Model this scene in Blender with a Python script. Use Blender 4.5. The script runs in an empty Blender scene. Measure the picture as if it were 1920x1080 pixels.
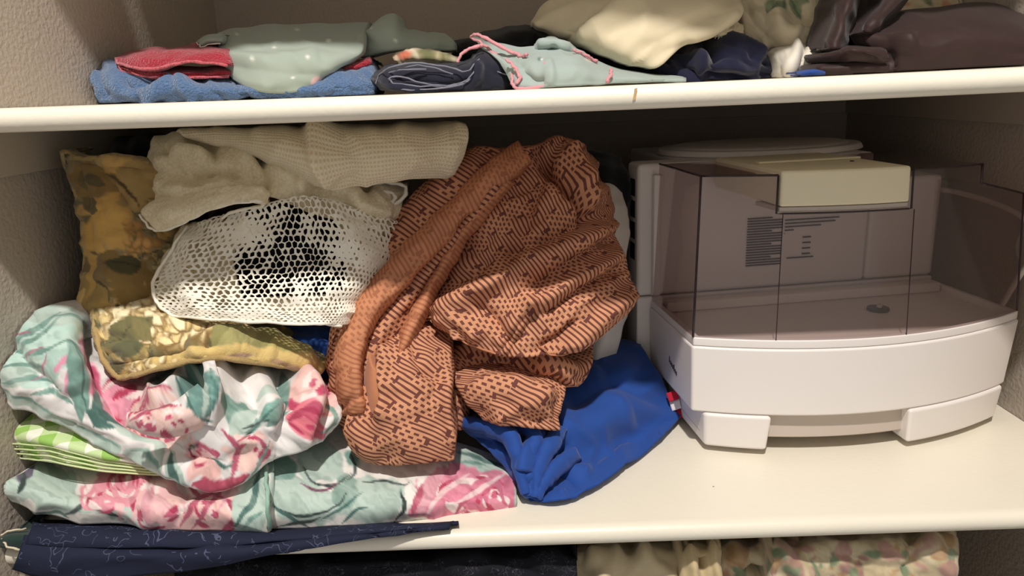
import bpy, math, random
import numpy as np
from mathutils import Matrix, Vector

SC = bpy.context.scene
COL = SC.collection
# ---------------------------------------------------------------- camera, world, light
PITCH, ROLL, YAW = .2677, -.0413, -.0107
CAM = np.array([-.0783, -.6148, .4157])
FPX = 1352.85
_f = np.array([math.sin(YAW)*math.cos(PITCH), math.cos(YAW)*math.cos(PITCH), -math.sin(PITCH)])
_r0 = np.array([math.cos(YAW), -math.sin(YAW), 0.])
_u0 = np.cross(_r0, _f)
_rt = _r0*math.cos(ROLL) + _u0*math.sin(ROLL)
_up = -_r0*math.sin(ROLL) + _u0*math.cos(ROLL)
cd = bpy.data.cameras.new('camera')
cam = bpy.data.objects.new('camera', cd); COL.objects.link(cam)
cd.sensor_width = 36; cd.lens = FPX*36/1920; cd.clip_start = .01
cam.matrix_world = Matrix(((_rt[0], _up[0], -_f[0], CAM[0]), (_rt[1], _up[1], -_f[1], CAM[1]),
                           (_rt[2], _up[2], -_f[2], CAM[2]), (0, 0, 0, 1)))
SC.camera = cam

world = bpy.data.worlds.new('room_glow'); SC.world = world; world.use_nodes = True
world.node_tree.nodes['Background'].inputs[0].default_value = (1., .95, .90, 1)
world.node_tree.nodes['Background'].inputs[1].default_value = .39

ld = bpy.data.lights.new('ceiling_lamp', 'AREA'); ld.shape = 'DISK'; ld.size = .085
ld.energy = 46; ld.color = (1., .94, .87)
lamp = bpy.data.objects.new('ceiling_lamp', ld); COL.objects.link(lamp)
lamp.location = (-.12, -1.0, 1.97)
lamp.rotation_euler = (Vector((-.05, .1, .1)) - lamp.location).to_track_quat('-Z', 'Y').to_euler()

SC.view_settings.view_transform = 'Standard'
SC.view_settings.look = 'None'
SC.view_settings.gamma = 1
SC.view_settings.use_curve_mapping = False
SC.view_settings.exposure = 0

# ---------------------------------------------------------------- numpy helpers
def unproj(px, py, dep):
    px, py, dep = np.broadcast_arrays(np.asarray(px, float), np.asarray(py, float), np.asarray(dep, float))
    d = _f + ((px-960)/FPX)[..., None]*_rt - ((py-540)/FPX)[..., None]*_up
    s = (dep - CAM[1])/d[..., 1]
    return CAM + s[..., None]*d

def to_px(P):
    d = np.asarray(P, float)-CAM; z = d@_f
    return 960+FPX*(d@_rt)/z, 540-FPX*(d@_up)/z

def srgb(r, g, b):
    f = lambda c: c/12.92 if c <= .04045 else ((c+.055)/1.055)**2.4
    return (f(r/255), f(g/255), f(b/255))

def lin(c):
    c = np.asarray(c, float)/255
    return np.where(c <= .04045, c/12.92, ((c+.055)/1.055)**2.4)

def _hash(ix, iy, seed):
    n = (ix.astype(np.int64)*374761393 + iy.astype(np.int64)*668265263 + seed*1442695041) & 0x7fffffff
    n = ((n ^ (n >> 13))*1274126177) & 0x7fffffff
    return ((n ^ (n >> 16)) & 0xffff)/65535.

def vnoise(x, y, seed=0):
    ix, iy = np.floor(x), np.floor(y); fx, fy = x-ix, y-iy
    fx = fx*fx*fx*(fx*(fx*6-15)+10); fy = fy*fy*fy*(fy*(fy*6-15)+10)
    a, b = _hash(ix, iy, seed), _hash(ix+1, iy, seed)
    c, d = _hash(ix, iy+1, seed), _hash(ix+1, iy+1, seed)
    return (a+(b-a)*fx) + ((c+(d-c)*fx)-(a+(b-a)*fx))*fy - .5

def fbm(x, y, seed=0, octs=3):
    r, a = 0, 1.
    for k in range(octs):
        r = r + a*vnoise(x*2**k + 17.3*k, y*2**k - 9.1*k, seed+k); a *= .5
    return r

def sstep(a, b, x):
    t = np.clip((x-a)/(b-a), 0, 1); return t*t*(3-2*t)

def seg_dist(X, Y, pts):
    """signed distance to a polyline (px), and the fraction along it"""
    pts = np.asarray(pts, float)
    L = np.r_[0, np.cumsum(np.hypot(*np.diff(pts, axis=0).T))]
    best = np.full(X.shape, 1e9); sg = np.ones(X.shape); fr = np.zeros(X.shape)
    for i in range(len(pts)-1):
        ax, ay = pts[i]; bx, by = pts[i+1]; dx, dy = bx-ax, by-ay; l2 = dx*dx+dy*dy+1e-9
        t = np.clip(((X-ax)*dx+(Y-ay)*dy)/l2, 0, 1)
        ex, ey = X-(ax+t*dx), Y-(ay+t*dy); d = np.hypot(ex, ey)
        m = d < best
        best = np.where(m, d, best); sg = np.where(m, np.sign(dx*ey-dy*ex), sg)
        fr = np.where(m, (L[i]+t*math.sqrt(l2))/L[-1], fr)
    return best, sg, fr

def smooth_line(pts, n=6):
    """Catmull-Rom resample of a polyline of any dimension"""
    P = np.asarray(pts, float)
    P = np.vstack([2*P[0]-P[1], P, 2*P[-1]-P[-2]]); out = []
    for i in range(1, len(P)-2):
        for k in range(n):
            t = k/n
            out.append(.5*((2*P[i]) + (P[i+1]-P[i-1])*t + (2*P[i-1]-5*P[i]+4*P[i+1]-P[i+2])*t*t
                           + (-P[i-1]+3*P[i]-3*P[i+1]+P[i+2])*t**3))
    out.append(P[-2]); return np.array(out)

def cr_mat(n, s):
    """weights that interpolate n control values at parameters s in 0..1 (Catmull-Rom)"""
    s = np.clip(np.asarray(s, float), 0, 1)*(n-1)
    i = np.minimum(np.floor(s).astype(int), n-2); t = s-i
    w = np.stack([.5*(-t+2*t**2-t**3), .5*(2-5*t**2+3*t**3), .5*(t+4*t**2-3*t**3), .5*(-t**2+t**3)], -1)
    W = np.zeros((len(s), n)); r = np.arange(len(s))
    for k in range(4):
        j = i+k-1
        lo, hi = j < 0, j > n-1
        ok = ~(lo | hi)
        np.add.at(W, (r[ok], j[ok]), w[ok, k])
        np.add.at(W, (r[lo], np.zeros(lo.sum(), int)), 2*w[lo, k]); np.add.at(W, (r[lo], np.ones(lo.sum(), int)), -w[lo, k])
        np.add.at(W, (r[hi], np.full(hi.sum(), n-1)), 2*w[hi, k]); np.add.at(W, (r[hi], np.full(hi.sum(), n-2)), -w[hi, k])
    return W

# ---------------------------------------------------------------- mesh objects
class MB:
    """collects faces of one mesh"""
    def __init__(s): s.v, s.f, s.m, s.uv, s.c, s.n = [], [], [], [], [], 0
    def add(s, v, f, m=0, uv=None, c=None):
        v = np.asarray(v, float).reshape(-1, 3)
        s.v.append(v); s.uv.append(np.zeros((len(v), 2)) if uv is None else np.asarray(uv).reshape(-1, 2))
        s.c.append(np.ones((len(v), 3)) if c is None else np.asarray(c).reshape(-1, 3))
        for q in f: s.f.append(tuple(int(i)+s.n for i in q)); s.m.append(m)
        s.n += len(v); return s
    def box(s, x0, x1, y0, y1, z0, z1, m=0):
        v = [(x, y, z) for z in (z0, z1) for y in (y0, y1) for x in (x0, x1)]
        return s.add(v, [(0, 2, 3, 1), (4, 5, 7, 6), (0, 1, 5, 4), (2, 6, 7, 3), (0, 4, 6, 2), (1, 3, 7, 5)], m)
    def prism(s, out, z0, z1, m=0, out2=None):
        """outline (ccw list of x, y) swept from z0 to z1; out2 = the outline at the top"""
        n = len(out); o2 = out2 or out
        v = [(x, y, z0) for x, y in out] + [(x, y, z1) for x, y in o2]
        f = [tuple(range(n-1, -1, -1)), tuple(range(n, 2*n))] + [(i, (i+1) % n, n+(i+1) % n, n+i) for i in range(n)]
        return s.add(v, f, m)
    def tube(s, pts, r, k=8, m=0, c=None):
        P = np.asarray(pts, float); n = len(P); r = np.broadcast_to(np.asarray(r, float), (n,))
        T = np.gradient(P, axis=0); T /= np.linalg.norm(T, axis=1)[:, None]+1e-12
        up = np.array([0., 0, 1]) if abs(T[0][2]) < .9 else np.array([1., 0, 0]); V = []
        for i in range(n):
            a = np.cross(T[i], up); a /= np.linalg.norm(a)+1e-12; b = np.cross(a, T[i]); up = b
            for j in range(k):
                w = 2*math.pi*j/k; V.append(P[i]+r[i]*(math.cos(w)*a+math.sin(w)*b))
        f = [(i*k+j, i*k+(j+1) % k, (i+1)*k+(j+1) % k, (i+1)*k+j) for i in range(n-1) for j in range(k)]
        f += [tuple(range(k-1, -1, -1)), tuple((n-1)*k+j for j in range(k))]
        return s.add(V, f, m, c=None if c is None else np.tile(c, (n*k, 1)))
    def build(s, name, mats, parent=None, smooth=False, label=None, cat=None, group=None, kind=None, base=False):
        v = np.vstack(s.v); me = bpy.data.meshes.new(name); loc = np.zeros(3)
        if base:
            loc = np.array([(v[:, 0].min()+v[:, 0].max())/2, (v[:, 1].min()+v[:, 1].max())/2, v[:, 2].min()]); v = v-loc
        nl = [len(q) for q in s.f]; tot = sum(nl)
        me.vertices.add(len(v)); me.vertices.foreach_set('co', v.ravel())
        me.loops.add(tot); li = np.fromiter((i for q in s.f for i in q), np.int32, tot); me.loops.foreach_set('vertex_index', li)
        me.polygons.add(len(nl)); me.polygons.foreach_set('loop_start', np.r_[0, np.cumsum(nl)[:-1]].astype(np.int32))
        me.polygons.foreach_set('loop_total', np.array(nl, np.int32))
        me.polygons.foreach_set('material_index', np.array(s.m, np.int32))
        me.polygons.foreach_set('use_smooth', np.full(len(nl), smooth))
        me.update(calc_edges=True)
        uv = np.vstack(s.uv); me.uv_layers.new(name='UVMap').data.foreach_set('uv', uv[li].ravel())
        c = np.vstack(s.c); ca = me.color_attributes.new('print', 'FLOAT_COLOR', 'POINT')
        ca.data.foreach_set('color', np.c_[c, np.ones(len(c))].ravel().astype(np.float32))
        for m in (mats if isinstance(mats, (list, tuple)) else [mats]): me.materials.append(m)
        o = bpy.data.objects.new(name, me); COL.objects.link(o); o.location = loc
        if parent: o.parent = parent
        if label: o['label'] = label
        if cat: o['category'] = cat
        if group: o['group'] = group
        if kind: o['kind'] = kind
        return o

def bevel(o, w, seg=2, ang=.6):
    b = o.modifiers.new('bevel', 'BEVEL'); b.width = w; b.segments = seg; b.limit_method = 'ANGLE'; b.angle_limit = ang
    for p in o.data.polygons: p.use_smooth = True
    n = o.modifiers.new('normals', 'WEIGHTED_NORMAL'); n.keep_sharp = False
    return o

# ---------------------------------------------------------------- materials
class NT:
    def __init__(s, name):
        s.mat = bpy.data.materials.new(name); s.mat.use_nodes = True; s.t = s.mat.node_tree; s.N = s.t.nodes; s.L = s.t.links
        s.b = s.N['Principled BSDF']; s.out = s.N['Material Output']
    def n(s, typ, ins=None, **props):
        x = s.N.new(typ)
        for k, v in props.items(): setattr(x, k, v)
        for k, v in (ins or {}).items():
            if isinstance(v, bpy.types.NodeSocket): s.L.new(v, x.inputs[k])
            else: x.inputs[k].default_value = v
        return x
    def m(s, op, a, b=0., c=None):
        x = s.n('ShaderNodeMath', {0: a, 1: b}, operation=op)
        if c is not None:
            if isinstance(c, bpy.types.NodeSocket): s.L.new(c, x.inputs[2])
            else: x.inputs[2].default_value = c
        return x.outputs[0]
    def mix(s, fac, a, b, mode='MIX'):
        x = s.n('ShaderNodeMix', data_type='RGBA', blend_type=mode)
        for i, v in ((0, fac), (6, a), (7, b)):
            if isinstance(v, bpy.types.NodeSocket): s.L.new(v, x.inputs[i])
            else: x.inputs[i].default_value = v if i == 0 else (*v[:3], 1)
        return x.outputs[2]
    def bump(s, h, strength, dist):
        x = s.n('ShaderNodeBump', {'Height': h, 'Strength': strength, 'Distance': dist}); s.L.new(x.outputs[0], s.b.inputs['Normal'])
    def set(s, **k):
        for a, v in k.items():
            a = a.replace('_', ' ')
            if isinstance(v, bpy.types.NodeSocket): s.L.new(v, s.b.inputs[a])
            else: s.b.inputs[a].default_value = v
        return s.mat
    def obj(s): return s.n('ShaderNodeTexCoord').outputs['Object']
    def uv(s): return s.n('ShaderNodeTexCoord').outputs['UV']

def noise(nt, vec, scale, detail=2., rough=.5):
    return nt.n('ShaderNodeTexNoise', {'Vector': vec, 'Scale': scale, 'Detail': detail, 'Roughness': rough}).outputs[0]

def paint(name, col, rough=.5, bump=.0, bscale=300., var=.06, spec=.4, bdist=.002):
    nt = NT(name); o = nt.obj(); c = srgb(*col)
    nz = noise(nt, o, 9., 3.)
    nt.set(Base_Color=nt.mix(nz, tuple(x*(1-var) for x in c), tuple(min(1, x*(1+var)) for x in c)), Roughness=rough)
    nt.b.inputs['Specular IOR Level'].default_value = spec
    if bump: nt.bump(noise(nt, o, bscale, 2.), bump, bdist)
    return nt.mat

def fabric(name, col=None, rough=.85, weave=1500., bump=.25, var=.1, sheen=.2, attr=False, spec=.2, fuzz=0.):
    """plain or printed cloth; attr reads the print stored on the mesh"""
    nt = NT(name); o = nt.obj()
    base = nt.n('ShaderNodeAttribute', attribute_name='print').outputs[0] if attr else nt.n('ShaderNodeRGB').outputs[0]
    if not attr: base.default_value = (*srgb(*col), 1)
    nz = noise(nt, o, 60., 3.)
    g = nt.m('MULTIPLY_ADD', nz, 2*var, 1-var)
    gr = nt.n('ShaderNodeCombineColor', {0: g, 1: g, 2: g}).outputs[0]
    nt.set(Base_Color=nt.mix(1., base, gr, 'MULTIPLY'), Roughness=rough, Sheen_Weight=sheen)
    nt.b.inputs['Specular IOR Level'].default_value = spec
    h = noise(nt, o, weave, 1.)
    if fuzz: h = nt.m('ADD', h, nt.m('MULTIPLY', noise(nt, o, weave*.3, 2.), fuzz))
    nt.bump(h, bump, .0015)
    return nt.mat

M = {}
M['wall'] = paint('wall_paint', (182, 170, 157), .75, .35, 190., .03, .25, .004)
M['cleat'] = paint('cleat_paint', (186, 174, 158), .6, .1, 200., .03, .3)
M['shelf'] = paint('shelf_enamel', (236, 229, 212), .36, .12, 140., .03, .5)
def add_specks(mat):
    nt = NT.__new__(NT); nt.mat = mat; nt.t = mat.node_tree; nt.N = nt.t.nodes; nt.L = nt.t.links; nt.b = nt.N['Principled BSDF']
    src = nt.b.inputs['Base Color'].links[0].from_socket; o = nt.obj()
    v = nt.n('ShaderNodeTexVoronoi', {'Vector': o, 'Scale': 16.})
    m = nt.m('MULTIPLY', nt.m('LESS_THAN', v.outputs[0], .022), nt.m('GREATER_THAN', nt.n('ShaderNodeSeparateColor', {0: v.outputs[1]}).outputs[0], .62))
    nt.set(Base_Color=nt.mix(m, src, srgb(70, 62, 56)))
add_specks(M['shelf'])

# ---------------------------------------------------------------- the closet
XL, XR, YB, ZB, TH = -.5956, .5324, .7402, .3987, .02
for nm, a in (('wall_left', (XL-.05, XL, -.16, YB+.05, -.62, 1.5)), ('wall_right', (XR, XR+.05, -.16, YB+.05, -.62, 1.5)),
              ('wall_back', (XL, XR, YB, YB+.05, -.62, 1.5))):
    MB().box(*a).build(nm, M['wall'], kind='structure')

def shelf(ztop, sag, label, chips=(), gap=None):
    """board with a rounded front nosing; sag = how far the middle hangs"""
    prof = [(YB-.001, -TH), (.33, -TH), (.012, -TH), (.012, -TH)] + [(.01-.01*math.sin(w), -.01-.01*math.cos(w)) for w in np.linspace(0.2, math.pi-.2, 9)] + [(.012, 0), (.012, 0), (.33, 0), (YB-.001, 0)]
    n = 41; xs = np.linspace(XL+.001, XR-.001, n); k = len(prof); V = []
    for x in xs:
        s = sag*(1-((x-(XL+XR)/2)/((XR-XL)/2))**2)
        V += [(x, y, ztop+z-s) for y, z in prof]
    F = [(i*k+j, i*k+(j+1) % k, (i+1)*k+(j+1) % k, (i+1)*k+j) for i in range(n-1) for j in range(k)]
    F += [tuple(range(k-1, -1, -1)), tuple((n-1)*k+j for j in range(k))]
    root = bpy.data.objects.new('closet_shelf', None); COL.objects.link(root); root.location = (0, 0, ztop)
    root['label'] = label; root['category'] = 'shelf'; root['group'] = 'closet shelves'
    V = np.array(V)-[0, 0, ztop]
    cut = lambda y, o: np.maximum(XL+.0015, -.482-.533*(y-.118)+o)
    for side in ((0,) if gap is None else (-1, 1)):      # gap: oblique slit added to let a light streak onto the left wall
        W_ = V.copy(); x0 = XL+.001 if side < 1 else cut(V[:, 1], gap/2); x1 = XR-.001 if side > -1 else cut(V[:, 1], -gap/2)
        W_[:, 0] = x0+(V[:, 0]-XL-.001)/(XR-XL-.002)*(x1-x0)
        mb = MB(); mb.add(W_, F); b = mb.build('board', M['shelf'], root, smooth=True)
        e = b.modifiers.new('split', 'EDGE_SPLIT'); e.split_angle = .9
    for (x, z, w, h, tilt) in chips:
        m = MB(); m.add([(x-w, -.0006, z-h), (x+w, -.0006, z-h*.8), (x+w+tilt, -.0006, z+h), (x-w*.6+tilt, -.0004, z+h*.9),
                         (x-w, .004, z-h), (x+w, .004, z-h*.8), (x+w+tilt, .004, z+h), (x-w*.6+tilt, .004, z+h*.9)],
                        [(0, 1, 2, 3), (4, 7, 6, 5), (0, 4, 5, 1), (1, 5, 6, 2), (2, 6, 7, 3), (3, 7, 4, 0)])
        m.build('paint_chip', paint('bare_wood', (196, 164, 118), .7), root)
    return root
shelf(ZB+TH, .003, 'cream painted shelf with rounded edge above the smoked-hood appliance', [(.022, -.0105, .0012, .005, .0015)])
shelf(0, 0., 'cream painted shelf carrying the white appliance and the rose-print sheets')
shelf(-.42, 0., 'cream painted shelf lowest down, below the black veined cloth')
shelf(.849, 0., 'cream painted shelf above the towels, out of the picture', gap=.014)
nt = 0
for z in (ZB, -TH):
    for a in ((XL, XL+.006, .012, YB), (XR-.006, XR, .012, YB), (XL+.006, XR-.006, YB-.006, YB)):
        nt += 1
        bevel(MB().box(*a, z-.047, z-.0005-(.003 if z > 0 else 0)).build('trim_%d' % nt, M['cleat'], kind='structure'), .0015)

# ---------------------------------------------------------------- countertop appliance (local a, b, z)
M['plastic'] = paint('white_plastic', (234, 228, 224), .38, .0, var=.01, spec=.4)
M['plastic_in'] = paint('tray_plastic', (222, 212, 204), .45, .0, var=.03, spec=.4)
M['plastic_grey'] = paint('greyed_plastic', (196, 184, 174), .5, .0, var=.02)
M['cream_plastic'] = paint('yellowed_plastic', (240, 230, 200), .42, .0, var=.015)
M['dark'] = paint('dark_rubber', (38, 36, 38), .5, 0)
M['ink'] = paint('print_ink', (70, 58, 60), .8, 0)
def smoked(name, tint, gl=.08):
    nt = NT(name); nt.N.remove(nt.b)
    fc = nt.n('ShaderNodeLayerWeight', {0: .35}).outputs['Facing']     # longer way through the plastic at a slant
    tr = nt.n('ShaderNodeBsdfTransparent', {0: nt.mix(nt.m('POWER', fc, 1.3), tint, tuple(x**9 for x in tint))})
    g = nt.n('ShaderNodeBsdfGlossy', {'Color': (1, 1, 1, 1), 'Roughness': .06})
    df = nt.n('ShaderNodeBsdfDiffuse', {0: (.42, .35, .34, 1)})
    m0 = nt.n('ShaderNodeMixShader', {0: .06, 1: tr.outputs[0], 2: df.outputs[0]})
    f5 = nt.m('MULTIPLY_ADD', nt.m('POWER', nt.n('ShaderNodeLayerWeight', {0: .5}).outputs['Facing'], 5.), .85, .045)
    mm = nt.n('ShaderNodeMixShader', {0: f5, 1: m0.outputs[0], 2: g.outputs[0]})
    nt.L.new(mm.outputs[0], nt.out.inputs[0]); return nt.mat
M['smoke'] = smoked('smoked_plastic', (.87, .81, .81))
M['smoke_edge'] = paint('smoked_edge', (52, 40, 42), .25, 0)
M['white_cord'] = paint('cord_white', (225, 220, 212), .5, 0)

ap = bpy.data.objects.new('countertop_appliance', None); COL.objects.link(ap)
ap.location = (.126, .149, 0); ap.rotation_euler = (0, 0, math.atan2(.047, .371))
ap['label'] = 'white countertop appliance with smoked see-through hood and bowed front'; ap['category'] = 'appliance'
A0, A1, BK = -.014, .388, .153
bow = lambda a, s=.048, i=0.: -s*(1-((a-.187)/.201)**2)+i
def bowed(a0, a1, back, i=0., n=25, s=.048):
    """ccw outline: bowed front from a0 to a1, then straight back"""
    return [(a, bow(a, s, i)) for a in np.linspace(a0, a1, n)] + [(a1, back), (a0, back)]
bevel(MB().prism(bowed(A0+.002, A1-.010, BK, .002), .051, .131, 0, bowed(A0, A1, BK)).build('base_body', M['plastic'], ap), .003)
# rim: an open ring around the tray
def ring(o, i, z0, z1):
    n = len(o); v = [(x, y, z) for z in (z0, z1) for P in (o, i) for x, y in P]; f = []
    for k in range(n):
        l = (k+1) % n
        f += [(k, l, 2*n+l, 2*n+k), (n+l, n+k, 3*n+k, 3*n+l), (2*n+k, 2*n+l, 3*n+l, 3*n+k), (l, k, n+k, n+l)]
    return MB().add(v, f)
bevel(ring(bowed(A0+.002, A1-.002, BK, .002), bowed(A0+.010, A1-.010, BK-.018, .010), .1312, .141).build('rim', M['plastic'], ap), .0015)
MB().prism(bowed(A0+.009, A1-.009, BK-.016, .009), .1305, .1325).build('tray_floor', M['plastic_in'], ap)
bevel(MB().box(A0+.012, A1-.012, .118, .135, .1326, .146).build('tray_ledge', M['plastic_in'], ap), .003)
k = MB(); n = 24
k.prism([(.252+.013*math.cos(2*math.pi*j/n), .066+.013*math.sin(2*math.pi*j/n)) for j in range(n)], .1326, .1365)
kn = bevel(k.build('drain_plug', M['dark'], ap), .001)
bevel(MB().prism([(.252+.0035*math.cos(2*math.pi*j/12), .064+.0035*math.sin(2*math.pi*j/12)) for j in range(12)], .1366, .141).build('plug_tip', M['plastic_grey'], kn), .001)
bevel(MB().prism(bowed(A0+.016, A1-.022, .145, .014), .019, .0508).build('plinth', M['plastic_grey'], ap), .002)
for a0, a1 in ((0., .070), (.2255, .3736)):
    o2 = [(a, bow(a, .048, -.0005)) for a in np.linspace(a0, a1, 12)]
    o1 = [(a0+.003+(a1-a0-.006)*j/11, bow(a, .048, .003)) for j, a in enumerate(np.linspace(a0, a1, 12))]
    bevel(MB().prism(o1+[(a1-.003, .12), (a0+.003, .12)], .008, .0507, 0, o2+[(a1, .12), (a0, .12)]).build('foot', M['plastic'], ap), .004, 3)
    bevel(MB().box(a0+.02, a1-.02, .03, .11, 0, .0082).build('rubber_pad', M['dark'], ap), .001)
# rear housing
RB = .40
rl = bevel(MB().prism([(-.03, BK+.004), (.392, BK+.004), (.385, RB), (.03, RB), (.03, .205), (-.03, .205)], 0, .1445).build('rear_housing_lower', M['plastic'], ap), .003)
bevel(MB().prism([(-.03, BK+.004), (.29, BK+.004), (.29, RB), (.03, RB), (.03, .205), (-.03, .205)], .1455, .319).build('rear_housing', M['plastic'], ap), .006, 3)
bevel(MB().prism([(.2905, BK+.005), (.392, BK+.005), (.385, RB), (.2905, RB)], .1455, .284).build('rear_shoulder', M['plastic'], ap), .006, 3)
bevel(MB().prism([(-.012, .146), (-.002, .146), (-.002, .1565), (-.012, .1565)], .147, .306).build('hinge_post', M['plastic'], ap), .002)
for z in (.29, .262, .234, .206):
    MB().box(-.0306, -.027, .168, .188, z-.013, z+.009).build('vent_slot', M['dark'], ap)
lid = MB()
lid.prism([(.178+.147*math.cos(w), .262+.105*math.sin(w)) for w in np.linspace(0, 2*math.pi, 49)[:-1]], .3192, .327, 0,
          [(.178+.143*math.cos(w), .262+.101*math.sin(w)) for w in np.linspace(0, 2*math.pi, 49)[:-1]])
lid.prism([(.178+.128*math.cos(w), .262+.088*math.sin(w)) for w in np.linspace(0, 2*math.pi, 49)[:-1]], .327, .330, 0,
          [(.178+.120*math.cos(w), .262+.080*math.sin(w)) for w in np.linspace(0, 2*math.pi, 49)[:-1]])
bevel(lid.build('round_lid', M['plastic'], ap), .002)
# hood: front panel leans in a little towards the top
ZR, ZT = .1412, .316
def hood_front(a, z):
    t = (z-ZR)/(ZT-ZR); c = .18
    return (a + (c-a)*.04*t, bow(a, .048, .003) + .010*t, z)
h = MB()
def sheet(P, f2, m=0):
    """grid P[i][j] of points with a second face offset by f2"""
    P = np.array(P, float); R_, C_ = P.shape[:2]; Q = P+np.array(f2)
    f = []
    I = lambda i, j, s: s*R_*C_+i*C_+j
    for i in range(R_-1):
        for j in range(C_-1):
            f += [(I(i, j, 0), I(i, j+1, 0), I(i+1, j+1, 0), I(i+1, j, 0))]
    h.add(P.reshape(-1, 3), f, m)
top = lambda a: ZT+.003 if a < .303 else .2985-(a-.303)*.24
aa = list(np.linspace(-.012, .0635, 8)) + [.0636] + list(np.linspace(.07, .205, 12)) + [.2085, .2086] + list(np.linspace(.22, .3029, 8)) + list(np.linspace(.3031, .384, 9))
def ztop(a): return .279 if .0636 <= a <= .2085 else top(a)
sheet([[hood_front(a, ZR+(ztop(a)-ZR)*t) for a in aa] for t in (0, .5, 1)], (0, 0, 0))
yb = .150
# left side, right side, top panels
sheet([[(hood_front(-.012, z)[0], hood_front(-.012, z)[1]+(yb-hood_front(-.012, z)[1])*s, z) for s in (0, 1)] for z in (ZR, .23, ZT+.003)], (0, 0, 0))
sheet([[(hood_front(.384, z)[0], hood_front(.384, z)[1]+(yb-hood_front(.384, z)[1])*s, z) for s in (0, 1)] for z in (ZR, .21, top(.384))], (0, 0, 0))
for a0, a1 in ((-.012, .0635), (.2086, .3029)):
    sheet([[(hood_front(a, ZT+.003)[0], hood_front(a, ZT+.003)[1]+(yb-hood_front(a, ZT+.003)[1])*s, ZT+.003) for a in np.linspace(a0, a1, 8)] for s in (0, 1)], (0, 0, 0))
sheet([[(hood_front(.3029, z)[0], hood_front(.3029, z)[1]+(yb-hood_front(.3029, z)[1])*s, z) for s in (0, 1)] for z in (.2985, ZT+.003)], (0, 0, 0))
hood = h.build('smoked_hood', M['smoke'], ap, smooth=True)
sd = hood.modifiers.new('edge_split', 'EDGE_SPLIT'); sd.split_angle = .6
def edge(pts, r=.0013):
    MB().tube(pts, r, 6).build('hood_edge', M['smoke_edge'], hood, smooth=True)
T3 = ZT+.003
edge([hood_front(a, T3) for a in np.linspace(-.012, .0635, 8)])
edge([hood_front(a, T3) for a in np.linspace(.2086, .3029, 8)])
edge([hood_front(.3029, T3), hood_front(.3029, .2985)]); edge([hood_front(a, top(a)) for a in np.linspace(.3031, .384, 8)])
edge([hood_front(-.012, z) for z in np.linspace(ZR, T3, 6)]); edge([hood_front(.384, z) for z in np.linspace(ZR, top(.384), 6)], .001)
edge([hood_front(-.012, T3), (hood_front(-.012, T3)[0], yb, T3)])
edge([hood_front(.0635, T3), hood_front(.0635, .279)] + [hood_front(a, .279) for a in np.linspace(.07, .205, 8)] + [hood_front(.2085, .279), hood_front(.2085, T3)], .0011)
for a in (.0700, .2120): MB().tube([np.array(hood_front(a, z))-[0, .0004, 0] for z in np.linspace(ZR, .278, 5)], .0005, 5).build('hood_seam', M['smoke_edge'], hood)
# cream cap let into the hood
def capf(a, z): x = hood_front(a, z); return (x[0], x[1]-.001)
c0, c1 = .0665, .2055
fr0 = [capf(a, .285) for a in np.linspace(c0, c1, 14)]; fr1 = [capf(a, .3235) for a in np.linspace(c0, c1, 14)]
cp = bevel(MB().prism(fr0+[(c1, .146), (c0, .146)], .286, .3235, 0, fr1+[(c1, .146), (c0, .146)]).build('hood_cap', M['cream_plastic'], ap), .003, 3)
bevel(MB().prism([(x, y+.002) for x, y in fr0]+[(c1, .03), (c0, .03)], .2805, .2855).build('cap_lip', M['plastic_grey'], cp), .001)
bevel(MB().box(c0+.012, c1-.004, .050, .060, .3236, .3262).build('cap_ridge', M['cream_plastic'], cp), .001)
MB().prism([(.178+.0022*math.cos(2*math.pi*j/10), .03+.0022*math.sin(2*math.pi*j/10)) for j in range(10)], .3236, .3246).build('screw', M['dark'], cp)
# unreadable instruction print inside, small mark on the left flank, mains lead
lb = MB(); rnd = random.Random(4)
for k in range(19):
    z = .241-k*.0035; lb.box(.118, .118+.048*(1 if k % 5 else .7), BK+.0015, BK+.0035, z-.0008+.0, z+.0006)
for k in range(5):
    z = .236-k*.0045; lb.box(.170, .170+(.075, .07, .05, .012, .0)[k], BK+.0015, BK+.0035, z-.0006, z+.0006)
for k in range(4): lb.box(.196, .207, BK+.0015, BK+.0035, .211-k*.0075, .2125-k*.0075)
lb.box(.175, .212, BK+.0015, BK+.0035, .184, .1852)
lb.build('instruction_print', M['ink'], ap)
lg = MB()
for k in range(7): lg.box(A0-.0006+.0015, A0+.004, .074-k*.0042, .0770-k*.0042, .083-k*.0012, .088-k*.0012+(.003 if k in (0, 4) else 0))
lg.build('brand_mark', M['ink'], ap)
cpts = smooth_line([(.388, .22, .26), (.399, .14, .262), (.401, .05, .252), (.403, .012, .232), (.402, .004, .208), (.399, .02, .18), (.397, .06, .10), (.398, .14, .02), (.398, .22, .004)], 8)
MB().tube(cpts, .0035, 8).build('power_cord', M['white_cord'], ap, smooth=True)

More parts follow.
